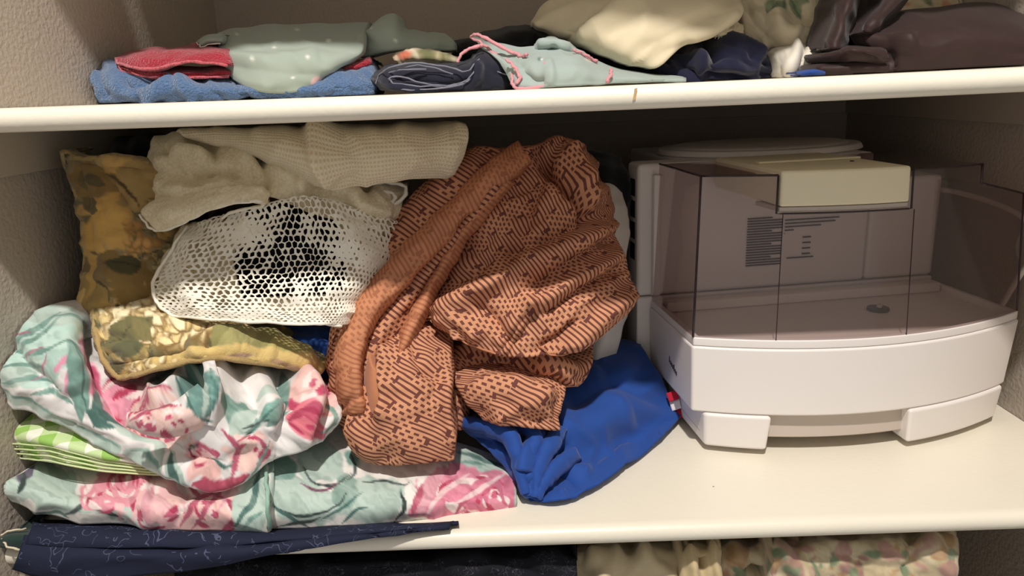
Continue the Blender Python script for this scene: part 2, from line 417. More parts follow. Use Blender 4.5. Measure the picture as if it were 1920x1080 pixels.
# ---------------------------------------------------------------- cloth
OFF = 0.        # depth added to the next sheets
class Sheet:
    """a draped sheet through control points (image x, image y, depth into the closet)"""
    def __init__(s, rows, creases=(), wrinkle=(), disp=None):
        s.ct = np.array(rows, float); s.cr = creases; s.wr = wrinkle; s.disp = disp
    def px(s, S, T, grid=True):
        R_, C_ = s.ct.shape[:2]
        if grid: return np.einsum('ir,jc,rck->ijk', cr_mat(R_, T), cr_mat(C_, S), s.ct)
        return np.einsum('nr,nc,rck->nk', cr_mat(R_, T), cr_mat(C_, S), s.ct)
    def height(s, X, Y):
        h = np.zeros(X.shape)
        for c in s.cr:
            pts, amp, wm, wp = c[:4]; e = c[4] if len(c) > 4 else 1.75
            d, sg, fr = seg_dist(X, Y, smooth_line(pts, 5))
            w = (wm+wp)/2+(wp-wm)/2*np.clip(sg, -1, 1)
            h = h + amp*np.exp(-(d/w)**e)*np.clip(np.minimum(fr, 1-fr)*7+.25, 0, 1)
        for (sx, sy, ang, amp, seed) in s.wr:
            ca, sa = math.cos(math.radians(ang)), math.sin(math.radians(ang))
            wx = X + 14*vnoise(X/60, Y/60, seed+50); wy = Y + 14*vnoise(X/60+7, Y/60, seed+51)
            n = fbm((wx*ca+wy*sa)/sx, (-wx*sa+wy*ca)/sy, seed, 2)
            h = h + amp*(1-2.2*np.abs(n))*1.0 - amp*.5
        if s.disp is not None: h = h + s.disp(X, Y)
        return h
    def surf(s, S, T):
        q = s.px(S, T); P = unproj(q[..., 0], q[..., 1], q[..., 2])
        N = np.cross(np.gradient(P, axis=1), np.gradient(P, axis=0)); N /= np.linalg.norm(N, axis=-1)[..., None]+1e-12
        if np.mean(np.einsum('ijk,ijk->ij', N, CAM-P)) < 0: N = -N
        return P + N*s.height(q[..., 0], q[..., 1])[..., None], q, N

def lay(mb, rows, creases=(), wrinkle=(), wrap=(0, 0, 0, 0), step=3., paintfn=None, rot=0., m=0, uvo=(0, 0), disp=None, shrink=.12, dd=0., cs=1.):
    """adds a sheet; wrap = how far top, bottom, left, right edges turn back into the pile"""
    rows = np.array(rows, float); rows[..., 2] += dd+OFF
    sh = Sheet(rows, [(c[0], c[1]*cs, *c[2:]) for c in creases], wrinkle, disp); ct = sh.ct
    Lx = np.hypot(*np.diff(ct[..., :2], axis=1).transpose(2, 0, 1)).sum(1).mean(); Ly = np.hypot(*np.diff(ct[..., :2], axis=0).transpose(2, 0, 1)).sum(0).mean()
    nu, nv = max(8, int(Lx/step)), max(6, int(Ly/step))
    P, q, N = sh.surf(np.linspace(0, 1, nu), np.linspace(0, 1, nv))
    du = np.linalg.norm(np.diff(P, axis=1), axis=-1).mean(0); dv = np.linalg.norm(np.diff(P, axis=0), axis=-1).mean(1)
    U, V = np.meshgrid(np.r_[0, np.cumsum(du)], np.r_[0, np.cumsum(dv)])
    X, Y = q[..., 0], q[..., 1]
    cent = P.reshape(-1, 3).mean(0)
    def ext(A, w, kind, K=5):
        out = []
        for k in range(1, K+1):
            t = k/K
            if kind == 'P':
                B = A.copy(); B[:, 1] += w*t*(1 if t > .3 else .9); B[:, [0, 2]] += (cent[[0, 2]]-B[:, [0, 2]])*shrink*t*t
            elif kind == 'UV': B = A+w*t
            else: B = A
            out.append(B)
        return out
    def grow(P, U, V, X, Y, w, axis, first):
        sl = (lambda A: A[0] if first else A[-1]) if axis == 0 else (lambda A: A[:, 0] if first else A[:, -1])
        sg = -1 if first else 1
        r = [ext(sl(P), w, 'P'), ext(sl(U), sg*w if axis else 0, 'UV'), ext(sl(V), 0 if axis else sg*w, 'UV'),
             ext(sl(X), sg*w*1500 if axis else 0, 'UV'), ext(sl(Y), 0 if axis else sg*w*1500, 'UV')]
        o = []
        for A, e in zip((P, U, V, X, Y), r):
            E_ = np.stack(e[::-1] if first else e, axis); o.append(np.concatenate([E_, A] if first else [A, E_], axis))
        return o
    for w, ax, fi in ((wrap[0], 0, True), (wrap[1], 0, False), (wrap[2], 1, True), (wrap[3], 1, False)):
        if w: P, U, V, X, Y = grow(P, U, V, X, Y, w, ax, fi)
    P[..., 0] = np.clip(P[..., 0], XL+.004, XR-.004); P[..., 1] = np.minimum(P[..., 1], YB-.01)
    a, b = P.shape[:2]; ii = np.arange(a*b).reshape(a, b)
    F = np.stack([ii[:-1, :-1], ii[1:, :-1], ii[1:, 1:], ii[:-1, 1:]], -1).reshape(-1, 4).tolist()
    ca, sa = math.cos(math.radians(rot)), math.sin(math.radians(rot))
    uv = np.stack([U*ca+V*sa+uvo[0], -U*sa+V*ca+uvo[1]], -1)
    c = lin(paintfn(X, Y)) if paintfn else None
    mb.add(P, F, m, uv, c); return sh

def cloth(mb, name, mats, label, cat, thick=.0025, group=None, parent=None):
    o = mb.build(name, mats, parent, smooth=True, label=label, cat=cat, group=group, base=parent is None)
    if thick:
        s = o.modifiers.new('thickness', 'SOLIDIFY'); s.thickness = thick; s.offset = 0.; s.use_even_offset = False
    return o
def under(child, par):
    """makes child a part of par, keeping its place"""
    child.parent = par; child.location = child.location-par.location
    for k in ('label', 'category', 'group'):
        if k in child and k != 'label': del child[k]
def hem(par, pts, r, mat, name='hem', k=6, n=6):
    """a rounded edge through image points, as a part of its cloth"""
    p = smooth_line([tuple(unproj(q[0], q[1], q[2]+OFF)) for q in pts], n)
    t = np.arange(len(p)); r = r*(1+.5*vnoise(t*.9, t*0., 3)); p = p+np.stack([vnoise(t*.5, t*0.+j, 7) for j in range(3)], -1)*.0022
    o = MB().tube(p, r, k).build(name, mat, smooth=True); under(o, par); return o

# --- painting of printed cloth (image coordinates, flat ink colours)
class Print:
    def __init__(s, base, streak=.3): s.base = base; s.ops = []; s.streak = streak; s.mott = []; s.gain = 1.
    def blob(s, cx, cy, rx, ry, rot, col, wob=.25, seed=0): s.ops.append(('b', cx, cy, rx, ry, rot, col, wob, seed)); return s
    def line(s, pts, w, col, taper=True): s.ops.append(('l', smooth_line(pts, 5), w, col, taper)); return s
    def leaf(s, x0, y0, x1, y1, w, col, dark=None):
        s.ops.append(('f', x0, y0, x1, y1, w, col))
        if dark: s.line([(x0, y0), ((x0+x1)/2+w*.1, (y0+y1)/2-w*.1), (x1, y1)], 1.6, dark)
        return s
    def rose(s, cx, cy, r, seed, c0=(226, 150, 165), c1=(190, 70, 100), c2=(245, 225, 222), sq=.85):
        rn = random.Random(seed)
        s.blob(cx, cy, r, r*sq, rn.uniform(-30, 30), c0, .35, seed)
        for k in range(16):
            a = rn.uniform(0, 6.28); d = r*rn.uniform(.15, .85); sp = rn.uniform(.5, 1.2); c = c1 if rn.random() < .55 else c2
            s.line([(cx+d*math.cos(a+t*sp), cy+d*sq*math.sin(a+t*sp)) for t in (-.5, -.2, .2, .5)], rn.uniform(.05, .12)*r, c)
        return s
    def __call__(s, X, Y):
        n1, n2 = fbm(X/28, Y/28, 5, 3), fbm(X/28+40, Y/28, 9, 3)
        C = np.ones(X.shape+(3,))*np.array(s.base, float)
        for col, sx, sy, th, seed in s.mott:
            m = sstep(th, th+.09, fbm(X/sx+seed, Y/sy+2*n1, seed, 3))[..., None]; C = C*(1-m)+np.array(col, float)*m
        for o in s.ops:
            if o[0] == 'b':
                _, cx, cy, rx, ry, rot, col, wob, seed = o
                a = math.radians(rot); dx, dy = X-cx, Y-cy
                u, v = (dx*math.cos(a)+dy*math.sin(a))/rx, (-dx*math.sin(a)+dy*math.cos(a))/ry
                d = np.hypot(u, v) + wob*2*fbm(X/24+seed*3.7, Y/24, 11, 2); w = 2.2/min(rx, ry)
                m = 1-sstep(1-w, 1+w, d)
            elif o[0] == 'l':
                _, pts, w, col, taper = o
                bb = (X > pts[:, 0].min()-w-6) & (X < pts[:, 0].max()+w+6) & (Y > pts[:, 1].min()-w-6) & (Y < pts[:, 1].max()+w+6)
                m = np.zeros(X.shape)
                if bb.any():
                    d, sg, fr = seg_dist(X[bb]+5*n1[bb], Y[bb]+5*n2[bb], pts)
                    ww = w*(np.sin(np.pi*np.clip(fr, .04, .96))**.6 if taper else 1)
                    m[bb] = 1-sstep(ww-1.1, ww+1.1, d)
            else:
                _, x0, y0, x1, y1, w, col = o
                L = math.hypot(x1-x0, y1-y0); ux, uy = (x1-x0)/L, (y1-y0)/L
                t = ((X-x0)*ux+(Y-y0)*uy)/L; d = np.abs(-(X-x0)*uy+(Y-y0)*ux) + 4*n1
                ww = w*np.sin(np.pi*np.clip(t, 0, 1))**.8
                m = (1-sstep(ww-1.2, ww+1.2, d))*((t > 0) & (t < 1))
            C = C*(1-m[..., None]) + np.array(col, float)*m[..., None]
        st = fbm((X*.8+Y*.6)/60+n1, (-X*.6+Y*.8)/9+2*n2, 31, 3)
        pale = np.array([238, 233, 228.])
        if s.streak:
            k = (np.clip(st*1.5, 0, .8)*s.streak)[..., None]; C = C*(1-k)+pale*k
            C = C*(1-np.clip(-st*1.0, 0, .35)*s.streak)[..., None]
        return np.clip(C*s.gain, 0, 250)

TEAL, TEAL2, TEAL3 = (122, 158, 148), (182, 202, 192), (78, 112, 106)
PINK, PINK2, PINK3, ROSEW, INK = (220, 160, 172), (186, 94, 116), (238, 202, 204), (246, 240, 236), (58, 72, 70)

M['print'] = fabric('printed_cotton', attr=True, weave=1400, bump=.12, var=.04)
M['quilt'] = fabric('quilted_cotton', attr=True, weave=700, bump=.35, var=.14)
M['navy_vein'] = None

# ======================================================= middle shelf, left pile
# navy cloth with pale veins, lying under the sheets and hanging over the edge
def veined(name, base, vein, scale, width):
    nt = NT(name); o = nt.obj()
    w = nt.n('ShaderNodeVectorMath', {0: o, 1: nt.n('ShaderNodeTexNoise', {'Vector': o, 'Scale': 35., 'Detail': 2.}).outputs[1]}, operation='MULTIPLY_ADD')
    w.inputs[1].default_value = (1, 1, 1); nt.L.new(o, w.inputs[0])
    sc = nt.n('ShaderNodeVectorMath', {0: nt.n('ShaderNodeTexNoise', {'Vector': o, 'Scale': 35., 'Detail': 2.}).outputs[1]}, operation='SCALE'); sc.inputs[3].default_value = .03
    nt.L.new(o, w.inputs[0]); nt.L.new(sc.outputs[0], w.inputs[2])
    v = nt.n('ShaderNodeTexVoronoi', {'Vector': w.outputs[0], 'Scale': scale}, feature='DISTANCE_TO_EDGE').outputs[0]
    brk = nt.m('GREATER_THAN', noise(nt, o, scale*.9, 1.), .47)
    line = nt.m('MULTIPLY', nt.m('LESS_THAN', v, width), brk)
    nt.set(Base_Color=nt.mix(nt.m('MULTIPLY', line, .4), srgb(*base), srgb(*vein)), Roughness=.85); nt.b.inputs['Specular IOR Level'].default_value = .2
    nt.bump(noise(nt, o, 1400., 1.), .15, .0015); return nt.mat
M['navy_vein'] = veined('navy_veined_cotton', (34, 38, 58), (112, 120, 150), 52., .02)
M['black_vein'] = veined('black_veined_cotton', (24, 24, 31), (100, 100, 110), 52., .02)
b = MB()
lay(b, [[(62, 972, .06), (250, 978, .05), (500, 985, .05), (700, 980, .045), (858, 974, .045)],
        [(60, 985, .0), (250, 995, -.006), (500, 1002, -.006), (700, 992, .0), (860, 978, .012)],
        [(48, 1020, -.022), (250, 1028, -.026), (500, 1018, -.02), (700, 1000, -.006), (860, 981, .008)]], wrap=(.1, 0, 0, 0), step=6,
    wrinkle=[(160, 50, -4, .004, 3)])
lay(b, [[(48, 1005, -.012), (200, 1022, -.014), (480, 1014, -.012), (700, 998, .0), (852, 983, .012)],
        [(38, 1040, -.026), (200, 1045, -.032), (440, 1036, -.028), (660, 1008, -.014), (845, 986, .004)],
        [(24, 1066, -.026), (110, 1086, -.032), (300, 1076, -.030), (600, 1024, -.020), (840, 989, .003)]], step=6, wrinkle=[(160, 40, -6, .004, 8)])
cloth(b, 'navy_cloth', M['navy_vein'], 'navy cloth with pale vein print hanging over shelf edge under rose sheet', 'cloth', .003)

# lower rose-print sheet, folded flat
pr = Print((236, 232, 226))
pr.blob(60, 900, 70, 36, 5, TEAL2, .4, 1).blob(170, 945, 120, 30, 8, TEAL2, .5, 3).blob(40, 880, 22, 26, 0, (96, 88, 110), .4, 8)
pr.line([(30, 870), (45, 900), (30, 925)], 5, INK).line([(120, 965), (170, 945), (230, 975)], 5, INK).line([(60, 955), (130, 968)], 3, TEAL3)
pr.rose(195, 925, 55, 3).rose(300, 940, 70, 7, c0=(238, 188, 190)).rose(232, 905, 40, 17).rose(400, 955, 72, 21, c0=(240, 196, 190))
pr.line([(350, 890), (370, 930), (340, 985)], 6, PINK2).line([(420, 890), (400, 940), (360, 990)], 5, PINK2).line([(290, 900), (275, 940), (290, 980)], 7, PINK).line([(440, 880), (410, 960)], 4, PINK)
pr.blob(470, 945, 36, 62, 15, TEAL2, .3, 2).line([(440, 985), (470, 940), (490, 880)], 6, TEAL3).line([(455, 990), (490, 960)], 5, TEAL)
pr.blob(600, 865, 46, 40, 30, TEAL2, .22, 4).blob(545, 930, 55, 42, 20, TEAL2, .25, 5).blob(700, 935, 62, 40, -5, TEAL2, .2, 6).blob(600, 950, 70, 26, -10, TEAL2, .3, 7)
pr.blob(648, 925, 22, 30, 20, (140, 168, 158), .3, 9).blob(525, 880, 24, 18, 0, TEAL, .5, 12).blob(660, 860, 24, 16, 40, TEAL, .4, 15)
pr.line([(570, 870), (590, 905), (630, 910), (660, 885)], 2.6, INK).line([(565, 908), (600, 922), (640, 905)], 3, (120, 80, 100)).line([(520, 950), (560, 965), (620, 955), (650, 930)], 2.6, INK)
pr.line([(680, 905), (720, 900), (760, 912), (768, 905)], 2.4, INK).line([(752, 920), (756, 950), (740, 978)], 4, INK).line([(640, 980), (670, 955), (690, 950)], 3, TEAL3).line([(500, 940), (540, 965), (580, 985)], 4, TEAL3)
pr.line([(655, 850), (668, 880), (650, 905)], 2.6, INK).line([(600, 975), (630, 960), (680, 925)], 3, TEAL3).line([(520, 985), (600, 970)], 3, INK)
pr.rose(870, 930, 96, 31, c0=(224, 138, 160), sq=.62).rose(925, 940, 48, 33, c0=(214, 120, 146)).line([(790, 965), (800, 920), (830, 880)], 14, PINK).line([(775, 960), (790, 910)], 8, PINK2)
pr.line([(800, 965), (830, 920), (880, 890)], 6, PINK3).line([(850, 975), (880, 930), (930, 905)], 5, PINK2).line([(850, 945), (900, 920), (950, 890)], 5, PINK3).line([(880, 960), (920, 970), (950, 950)], 6, PINK3)
pr.blob(900, 868, 70, 16, 12, TEAL2, .4, 19).line([(850, 850), (900, 862), (955, 878)], 4, TEAL3).line([(860, 868), (910, 872)], 3, TEAL).blob(985, 940, 20, 40, 0, TEAL2, .2, 22)
sheetB = MB()
cB = [([(70, 900), (220, 915), (470, 905)], -.006, 22, 30), ([(268, 880), (275, 930), (290, 985)], .005, 6, 26), ([(545, 895), (700, 890), (900, 900)], .003, 20, 20),
      ([(330, 985), (345, 940), (350, 900)], -.003, 8, 8)]
lay(sheetB, [[(30, 835, .12), (160, 835, .13), (320, 835, .13), (505, 830, .13)],
             [(-8, 868, .065), (150, 880, .06), (320, 880, .06), (505, 872, .06)],
             [(-16, 900, .028), (145, 915, .015), (320, 925, .008), (506, 920, .012)],
             [(-14, 922, .018), (140, 950, .0), (320, 962, -.010), (505, 966, -.010)],
             [(-2, 938, .022), (135, 975, .004), (320, 990, -.004), (505, 998, -.004)]], cB, [(120, 60, 15, .005, 4)], wrap=(0, .08, 0, .05), step=2.4, paintfn=pr)
lay(sheetB, [[(490, 815, .14), (640, 790, .15), (790, 815, .15), (900, 845, .14), (958, 866, .13)],
             [(490, 865, .07), (640, 850, .09), (790, 860, .09), (900, 880, .09), (962, 885, .095)],
             [(490, 915, .022), (640, 905, .04), (790, 905, .05), (900, 910, .055), (966, 915, .065)],
             [(490, 962, .0), (640, 950, .012), (790, 945, .025), (900, 942, .035), (968, 940, .045)],
             [(490, 992, .004), (640, 984, .012), (790, 975, .028), (900, 973, .04), (964, 969, .05)]],
    [([(520, 890), (640, 880), (780, 890)], -.003, 20, 20)], [(140, 70, -10, .004, 14)], wrap=(0, .08, 0, .09), step=2.4, paintfn=pr)
lay(sheetB, [[(930, 862, .13), (968, 880, .12), (982, 905, .11)], [(940, 905, .08), (975, 915, .08), (994, 925, .085)], [(945, 955, .062), (975, 958, .062), (996, 960, .068)]],
    wrap=(0, .06, 0, .05), step=4, paintfn=pr)
sB = cloth(sheetB, 'folded_rose_sheet', M['print'], 'folded pink and green rose-print sheet lying flat on the navy cloth', 'sheet', .002, 'rose-print sheets')
hem(sB, [(497, 868, .058), (500, 905, .012), (503, 945, -.018), (505, 990, -.010)], .0022, fabric('green_hem', (150, 190, 172)), 'seam_binding')
hem(sB, [(966, 962, .048), (975, 970, .040), (968, 974, .036), (974, 980, .03), (990, 986, .022), (985, 992, .02)], .0007, fabric('thread', (235, 230, 215)), 'loose_thread', 5)

# green gingham napkin folded in layers
def gingham():
    nt = NT('green_gingham'); uv = nt.uv(); x = nt.n('ShaderNodeSeparateXYZ', {0: uv}); p = .028
    s = [nt.m('LESS_THAN', nt.m('FRACT', nt.m('DIVIDE', nt.m('ADD', x.outputs[i], 5.), p)), .5) for i in (0, 1)]
    t = nt.m('MULTIPLY', nt.m('ADD', s[0], s[1]), .5)
    r = nt.n('ShaderNodeValToRGB', {0: t}); r.color_ramp.interpolation = 'CONSTANT'; e = r.color_ramp.elements
    e[0].position = 0; e[0].color = (*srgb(238, 240, 224), 1); e[1].position = .4; e[1].color = (*srgb(198, 220, 162), 1)
    k = e.new(.9); k.color = (*srgb(152, 196, 98), 1)
    nt.set(Base_Color=r.outputs[0], Roughness=.85); nt.bump(noise(nt, nt.obj(), 1200., 1.), .2, .0015); return nt.mat
M['gingham'] = gingham(); M['gingham_edge'] = fabric('gingham_edge', (212, 226, 170))
g = MB()
lay(g, [[(70, 770, .085), (150, 778, .085), (240, 815, .085), (330, 850, .08)], [(28, 800, .055), (120, 800, .05), (220, 834, .045), (325, 865, .05)],
        [(16, 818, .05), (90, 828, .030), (200, 855, .022), (318, 873, .035)], [(24, 826, .05), (95, 838, .034), (200, 861, .028), (316, 876, .04)]],
    [([(30, 812), (120, 835), (220, 860)], .002, 10, 6)], wrap=(0, .02, .03, 0), step=4, rot=-28, shrink=0)
ing = [(26, 832), (34, 842), (44, 851), (52, 860)]
for k, (x0, y0) in enumerate(ing):
    lay(g, [[(x0-4, y0-14, .060), (100, 826+7*k, .040), (200, 855+6*k, .034), (312, 872+4*k, .045)],
            [(x0-10, y0-6, .052), (95, 833+9*k, .032), (198, 860+6.5*k, .026), (312, 875+4*k, .040)],
            [(x0-4, y0, .052), (92, 838+9*k, .032), (196, 864+6.5*k, .026), (312, 878+4*k, .040)]], wrap=(0, .02, .015, 0), step=4, rot=-28, shrink=0)
gi = cloth(g, 'gingham_napkin', M['gingham'], 'folded green gingham napkin tucked between the two rose-print sheets', 'napkin', .002)
for k, (x0, y0) in enumerate(ing):
    hem(gi, [(150+30*k, 838+4*k+k, .05), (80+8*k, 822+9*k, .036), (x0-12, y0-14, .050), (x0-10, y0-2, .050), (95, 838+9*k, .028), (198, 864+6.5*k, .0225), (312, 879+4*k, .037)][2:], .0009, M['gingham_edge'], 'folded_edge')

# upper rose-print sheet, crumpled
pa = Print((234, 230, 228))
pa.blob(70, 650, 90, 60, -20, (190, 220, 210), .4, 1).blob(120, 600, 55, 22, 10, TEAL2, .4, 5).blob(40, 700, 50, 18, -20, TEAL2, .5, 6)
for q in ([(0, 655), (60, 640), (110, 605)], [(0, 690), (40, 680), (90, 690)], [(20, 640), (70, 620), (110, 590)], [(0, 720), (60, 710), (120, 730)], [(100, 600), (150, 610), (175, 630)], [(60, 740), (100, 735), (140, 760)], [(30, 662), (80, 665), (120, 650)]): pa.line(q, 5, TEAL)
for q in ([(40, 670), (90, 655)], [(60, 715), (90, 690), (95, 670)], [(20, 630), (60, 625)]): pa.line(q, 1.8, (190, 110, 140))
pa.rose(170, 690, 46, 2, c0=(236, 160, 185), sq=1.1).rose(235, 740, 60, 5, c0=(232, 158, 178)).line([(140, 650), (160, 640), (180, 650)], 8, PINK2).blob(185, 700, 18, 40, 10, (200, 90, 125), .4, 4)
pa.leaf(120, 650, 165, 775, 14, TEAL, TEAL3).leaf(165, 770, 230, 800, 20, TEAL3).leaf(185, 720, 180, 800, 10, TEAL3).leaf(130, 720, 160, 790, 10, TEAL)
pa.blob(310, 715, 40, 16, -25, TEAL, .4, 6).line([(270, 730), (310, 700), (345, 695)], 5, TEAL3)
pa.blob(378, 745, 26, 58, 15, (112, 152, 146), .25, 3).line([(365, 700), (385, 730), (380, 790)], 6, TEAL2).line([(350, 740), (365, 780), (400, 790)], 4, TEAL3).line([(395, 690), (405, 740), (395, 780)], 3, (84, 124, 118))
pa.rose(275, 790, 42, 9, c0=(240, 200, 192), sq=.7).rose(330, 800, 40, 12, c0=(242, 205, 196)).line([(245, 790), (290, 770), (340, 760)], 4, PINK2)
pa.blob(455, 790, 34, 24, 30, TEAL, .35, 7).blob(520, 770, 36, 22, -20, (120, 168, 156), .35, 8).leaf(430, 820, 480, 760, 16, TEAL2).leaf(500, 800, 560, 740, 14, TEAL).leaf(480, 745, 540, 730, 8, TEAL2)
pa.line([(440, 830), (480, 800), (520, 760)], 2.5, TEAL3).line([(450, 800), (500, 790)], 2, INK)
pa.rose(585, 740, 48, 15, c0=(240, 196, 190)).rose(570, 790, 34, 19, c0=(224, 120, 135)).line([(560, 710), (590, 700), (625, 720)], 6, PINK2).line([(550, 790), (575, 770), (600, 790)], 7, (176, 66, 94)).line([(560, 770), (590, 800), (570, 820)], 5, (188, 80, 104))
pa.line([(520, 700), (540, 740), (535, 780)], 4, TEAL3).line([(615, 750), (625, 790), (600, 810)], 5, TEAL).leaf(530, 690, 545, 740, 8, TEAL)
pa.rose(380, 855, 36, 23, c0=(238, 190, 184), sq=.7).rose(470, 845, 42, 25, c0=(242, 205, 196), sq=.8).line([(420, 810), (450, 850), (430, 890)], 6, PINK2).line([(370, 890), (420, 900), (460, 880)], 8, (186, 82, 104)).line([(480, 820), (500, 850), (470, 880)], 5, PINK2)
pa.line([(390, 862), (420, 880), (440, 870)], 3, TEAL3).line([(300, 830), (330, 870), (370, 900)], 8, TEAL2).line([(310, 850), (350, 890)], 4, TEAL3).line([(200, 790), (260, 830), (310, 870)], 9, TEAL2).line([(460, 890), (490, 860), (505, 830)], 3, TEAL).line([(350, 845), (385, 835)], 2, INK)
for q in ([(0, 738), (50, 752), (100, 776)], [(110, 785), (170, 815), (220, 840)], [(240, 850), (290, 872), (340, 893)]): pa.line(q, 9, TEAL2, False).line([(x+4, y-4) for x, y in q], 3, TEAL)
a = MB()
ca = [([(178, 590), (196, 690), (230, 770), (300, 850)], -.014, 30, 22), ([(120, 590), (125, 660), (150, 740)], .008, 30, 34), ([(20, 640), (50, 690), (120, 740)], -.006, 16, 16),
      ([(262, 764), (300, 772), (345, 750), (378, 700)], .020, 34, 14), ([(372, 715), (382, 760), (372, 795)], -.020, 16, 22), ([(412, 685), (420, 740), (405, 800), (370, 840)], .016, 16, 34),
      ([(515, 690), (540, 760), (520, 840)], -.010, 22, 12), ([(560, 700), (585, 760), (560, 830)], .013, 22, 24), ([(612, 715), (610, 770), (580, 820)], -.008, 10, 10),
      ([(250, 800), (330, 840), (420, 870), (500, 840)], -.006, 22, 18), ([(300, 862), (400, 900), (480, 870)], .006, 16, 16), ([(440, 700), (480, 760), (470, 830)], -.006, 26, 20),
      ([(470, 690), (500, 740), (500, 800)], .006, 18, 18)]
lay(a, [[(-6, 625, .105), (95, 582, .12), (170, 610, .13), (230, 680, .13), (330, 690, .14), (430, 676, .14), (530, 682, .15), (625, 712, .15)],
        [(-8, 645, .085), (95, 612, .085), (180, 655, .095), (255, 722, .085), (330, 735, .075), (425, 712, .08), (530, 715, .085), (636, 738, .11)],
        [(-8, 690, .055), (95, 672, .045), (190, 730, .05), (270, 778, .04), (330, 795, .03), (420, 778, .03), (530, 752, .05), (638, 765, .085)],
        [(-6, 728, .045), (92, 732, .03), (195, 790, .025), (290, 840, .01), (350, 862, .0), (415, 850, .0), (530, 800, .035), (634, 790, .075)],
        [(-4, 752, .05), (88, 784, .035), (195, 838, .025), (295, 884, .015), (365, 905, .008), (430, 905, .010), (525, 858, .035), (624, 812, .075)]],
    ca, [(80, 50, 20, .005, 4), (44, 30, -40, .0014, 6)], cs=1.5, wrap=(.06, .05, 0, .06), step=2.2, paintfn=pa)
sA = cloth(a, 'crumpled_rose_sheet', M['print'], 'crumpled pink and green rose-print sheet bunched above the gingham napkin', 'sheet', .002, 'rose-print sheets')
# rolled lip of its open fold: a cone of cloth, open at its left end
def roll(mb, axis, rad, a0=-100, a1=150, n=11, **kw):
    ax = smooth_line(axis, 3); rd = np.interp(np.linspace(0, 1, len(ax)), np.linspace(0, 1, len(rad)), rad); rows = []
    t = np.gradient(ax[:, :2], axis=0); nn = np.stack([-t[:, 1], t[:, 0]], -1)/np.hypot(*t.T)[:, None]
    if nn[0, 1] > 0: nn = -nn
    for w in np.radians(np.linspace(a0, a1, n)):
        rows.append([(x+nn[i, 0]*rd[i]*math.sin(w), y+nn[i, 1]*rd[i]*math.sin(w), d-rd[i]*(d+.61)/FPX*math.cos(w)) for i, (x, y, d) in enumerate(ax)])
    return lay(mb, rows, **kw)
r_ = MB()
roll(r_, [(238, 788, -.014), (278, 792, -.016), (318, 790, -.014), (356, 774, -.004), (392, 744, .016)], (12, 21, 29, 33, 30), -125, 190, 15, step=2.2, paintfn=pa, wrinkle=[(50, 30, -20, .0015, 2)])
roll(r_, [(392, 678, .05), (398, 715, .022), (396, 755, .008), (384, 795, .006)], (10, 14, 16, 18), -110, 150, step=2.4, paintfn=pa, wrinkle=[(30, 30, -20, .0015, 2)])
under(cloth(r_, 'rolled_fold', M['print'], None, None, .002), sA)

# tan floral quilted placemats
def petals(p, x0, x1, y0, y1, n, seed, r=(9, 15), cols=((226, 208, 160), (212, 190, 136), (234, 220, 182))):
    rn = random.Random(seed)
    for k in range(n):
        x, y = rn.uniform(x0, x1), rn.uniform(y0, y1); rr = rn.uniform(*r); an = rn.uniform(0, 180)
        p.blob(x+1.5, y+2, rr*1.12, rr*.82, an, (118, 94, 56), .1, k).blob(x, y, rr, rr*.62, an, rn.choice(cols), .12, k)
    return p
pt = Print((160, 138, 92), 0.)
pt.gain = 1.1
pt.mott = [((122, 112, 76), 40, 26, .12, 3), ((188, 164, 108), 34, 20, .16, 7), ((92, 86, 60), 22, 12, .30, 13)]
pt.blob(230, 640, 60, 40, 0, (150, 132, 84), .5, 2)
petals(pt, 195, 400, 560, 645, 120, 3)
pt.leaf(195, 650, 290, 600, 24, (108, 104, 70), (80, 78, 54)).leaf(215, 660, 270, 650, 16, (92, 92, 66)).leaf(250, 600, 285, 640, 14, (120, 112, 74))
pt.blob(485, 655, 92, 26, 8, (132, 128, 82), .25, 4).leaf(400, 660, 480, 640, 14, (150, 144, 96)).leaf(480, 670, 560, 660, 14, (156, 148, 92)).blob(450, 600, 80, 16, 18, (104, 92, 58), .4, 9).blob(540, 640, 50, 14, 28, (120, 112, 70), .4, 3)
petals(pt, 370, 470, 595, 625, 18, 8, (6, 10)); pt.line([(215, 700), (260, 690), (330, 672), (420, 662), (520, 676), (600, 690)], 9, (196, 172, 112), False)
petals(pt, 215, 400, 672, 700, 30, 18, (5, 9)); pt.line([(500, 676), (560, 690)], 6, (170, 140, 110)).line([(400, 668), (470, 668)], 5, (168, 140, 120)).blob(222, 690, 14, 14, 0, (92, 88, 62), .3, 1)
b = MB()
lay(b, [[(175, 562, .155), (240, 545, .165), (330, 545, .165), (430, 578, .165), (530, 618, .17), (604, 645, .17)],
        [(178, 615, .11), (240, 602, .10), (330, 605, .10), (420, 618, .105), (520, 645, .12), (606, 672, .14)],
        [(190, 662, .085), (250, 655, .07), (330, 650, .065), (415, 645, .07), (515, 662, .095), (604, 688, .125)],
        [(226, 709, .07), (262, 702, .06), (330, 684, .055), (410, 672, .058), (510, 684, .085), (592, 700, .12)]],
    [([(345, 668), (410, 638), (500, 645), (590, 685)], .009, 14, 22), ([(205, 686), (260, 676), (330, 662), (420, 652)], -.003, 5, 5), ([(190, 600), (192, 640), (210, 690)], -.0025, 5, 5)],
    [(60, 40, 20, .005, 3), (16, 16, 0, .0018, 9)], wrap=(0, .03, .03, .03), step=2.4, paintfn=pt, shrink=.03, dd=.005, cs=1.5)
q1 = cloth(b, 'quilted_placemat', M['quilt'], 'tan floral quilted placemat lying under the white lace, corner drooping forward', 'placemat', .005, 'tan floral placemats')
pu = Print((124, 110, 82), 0.)
pu.gain = 1.2
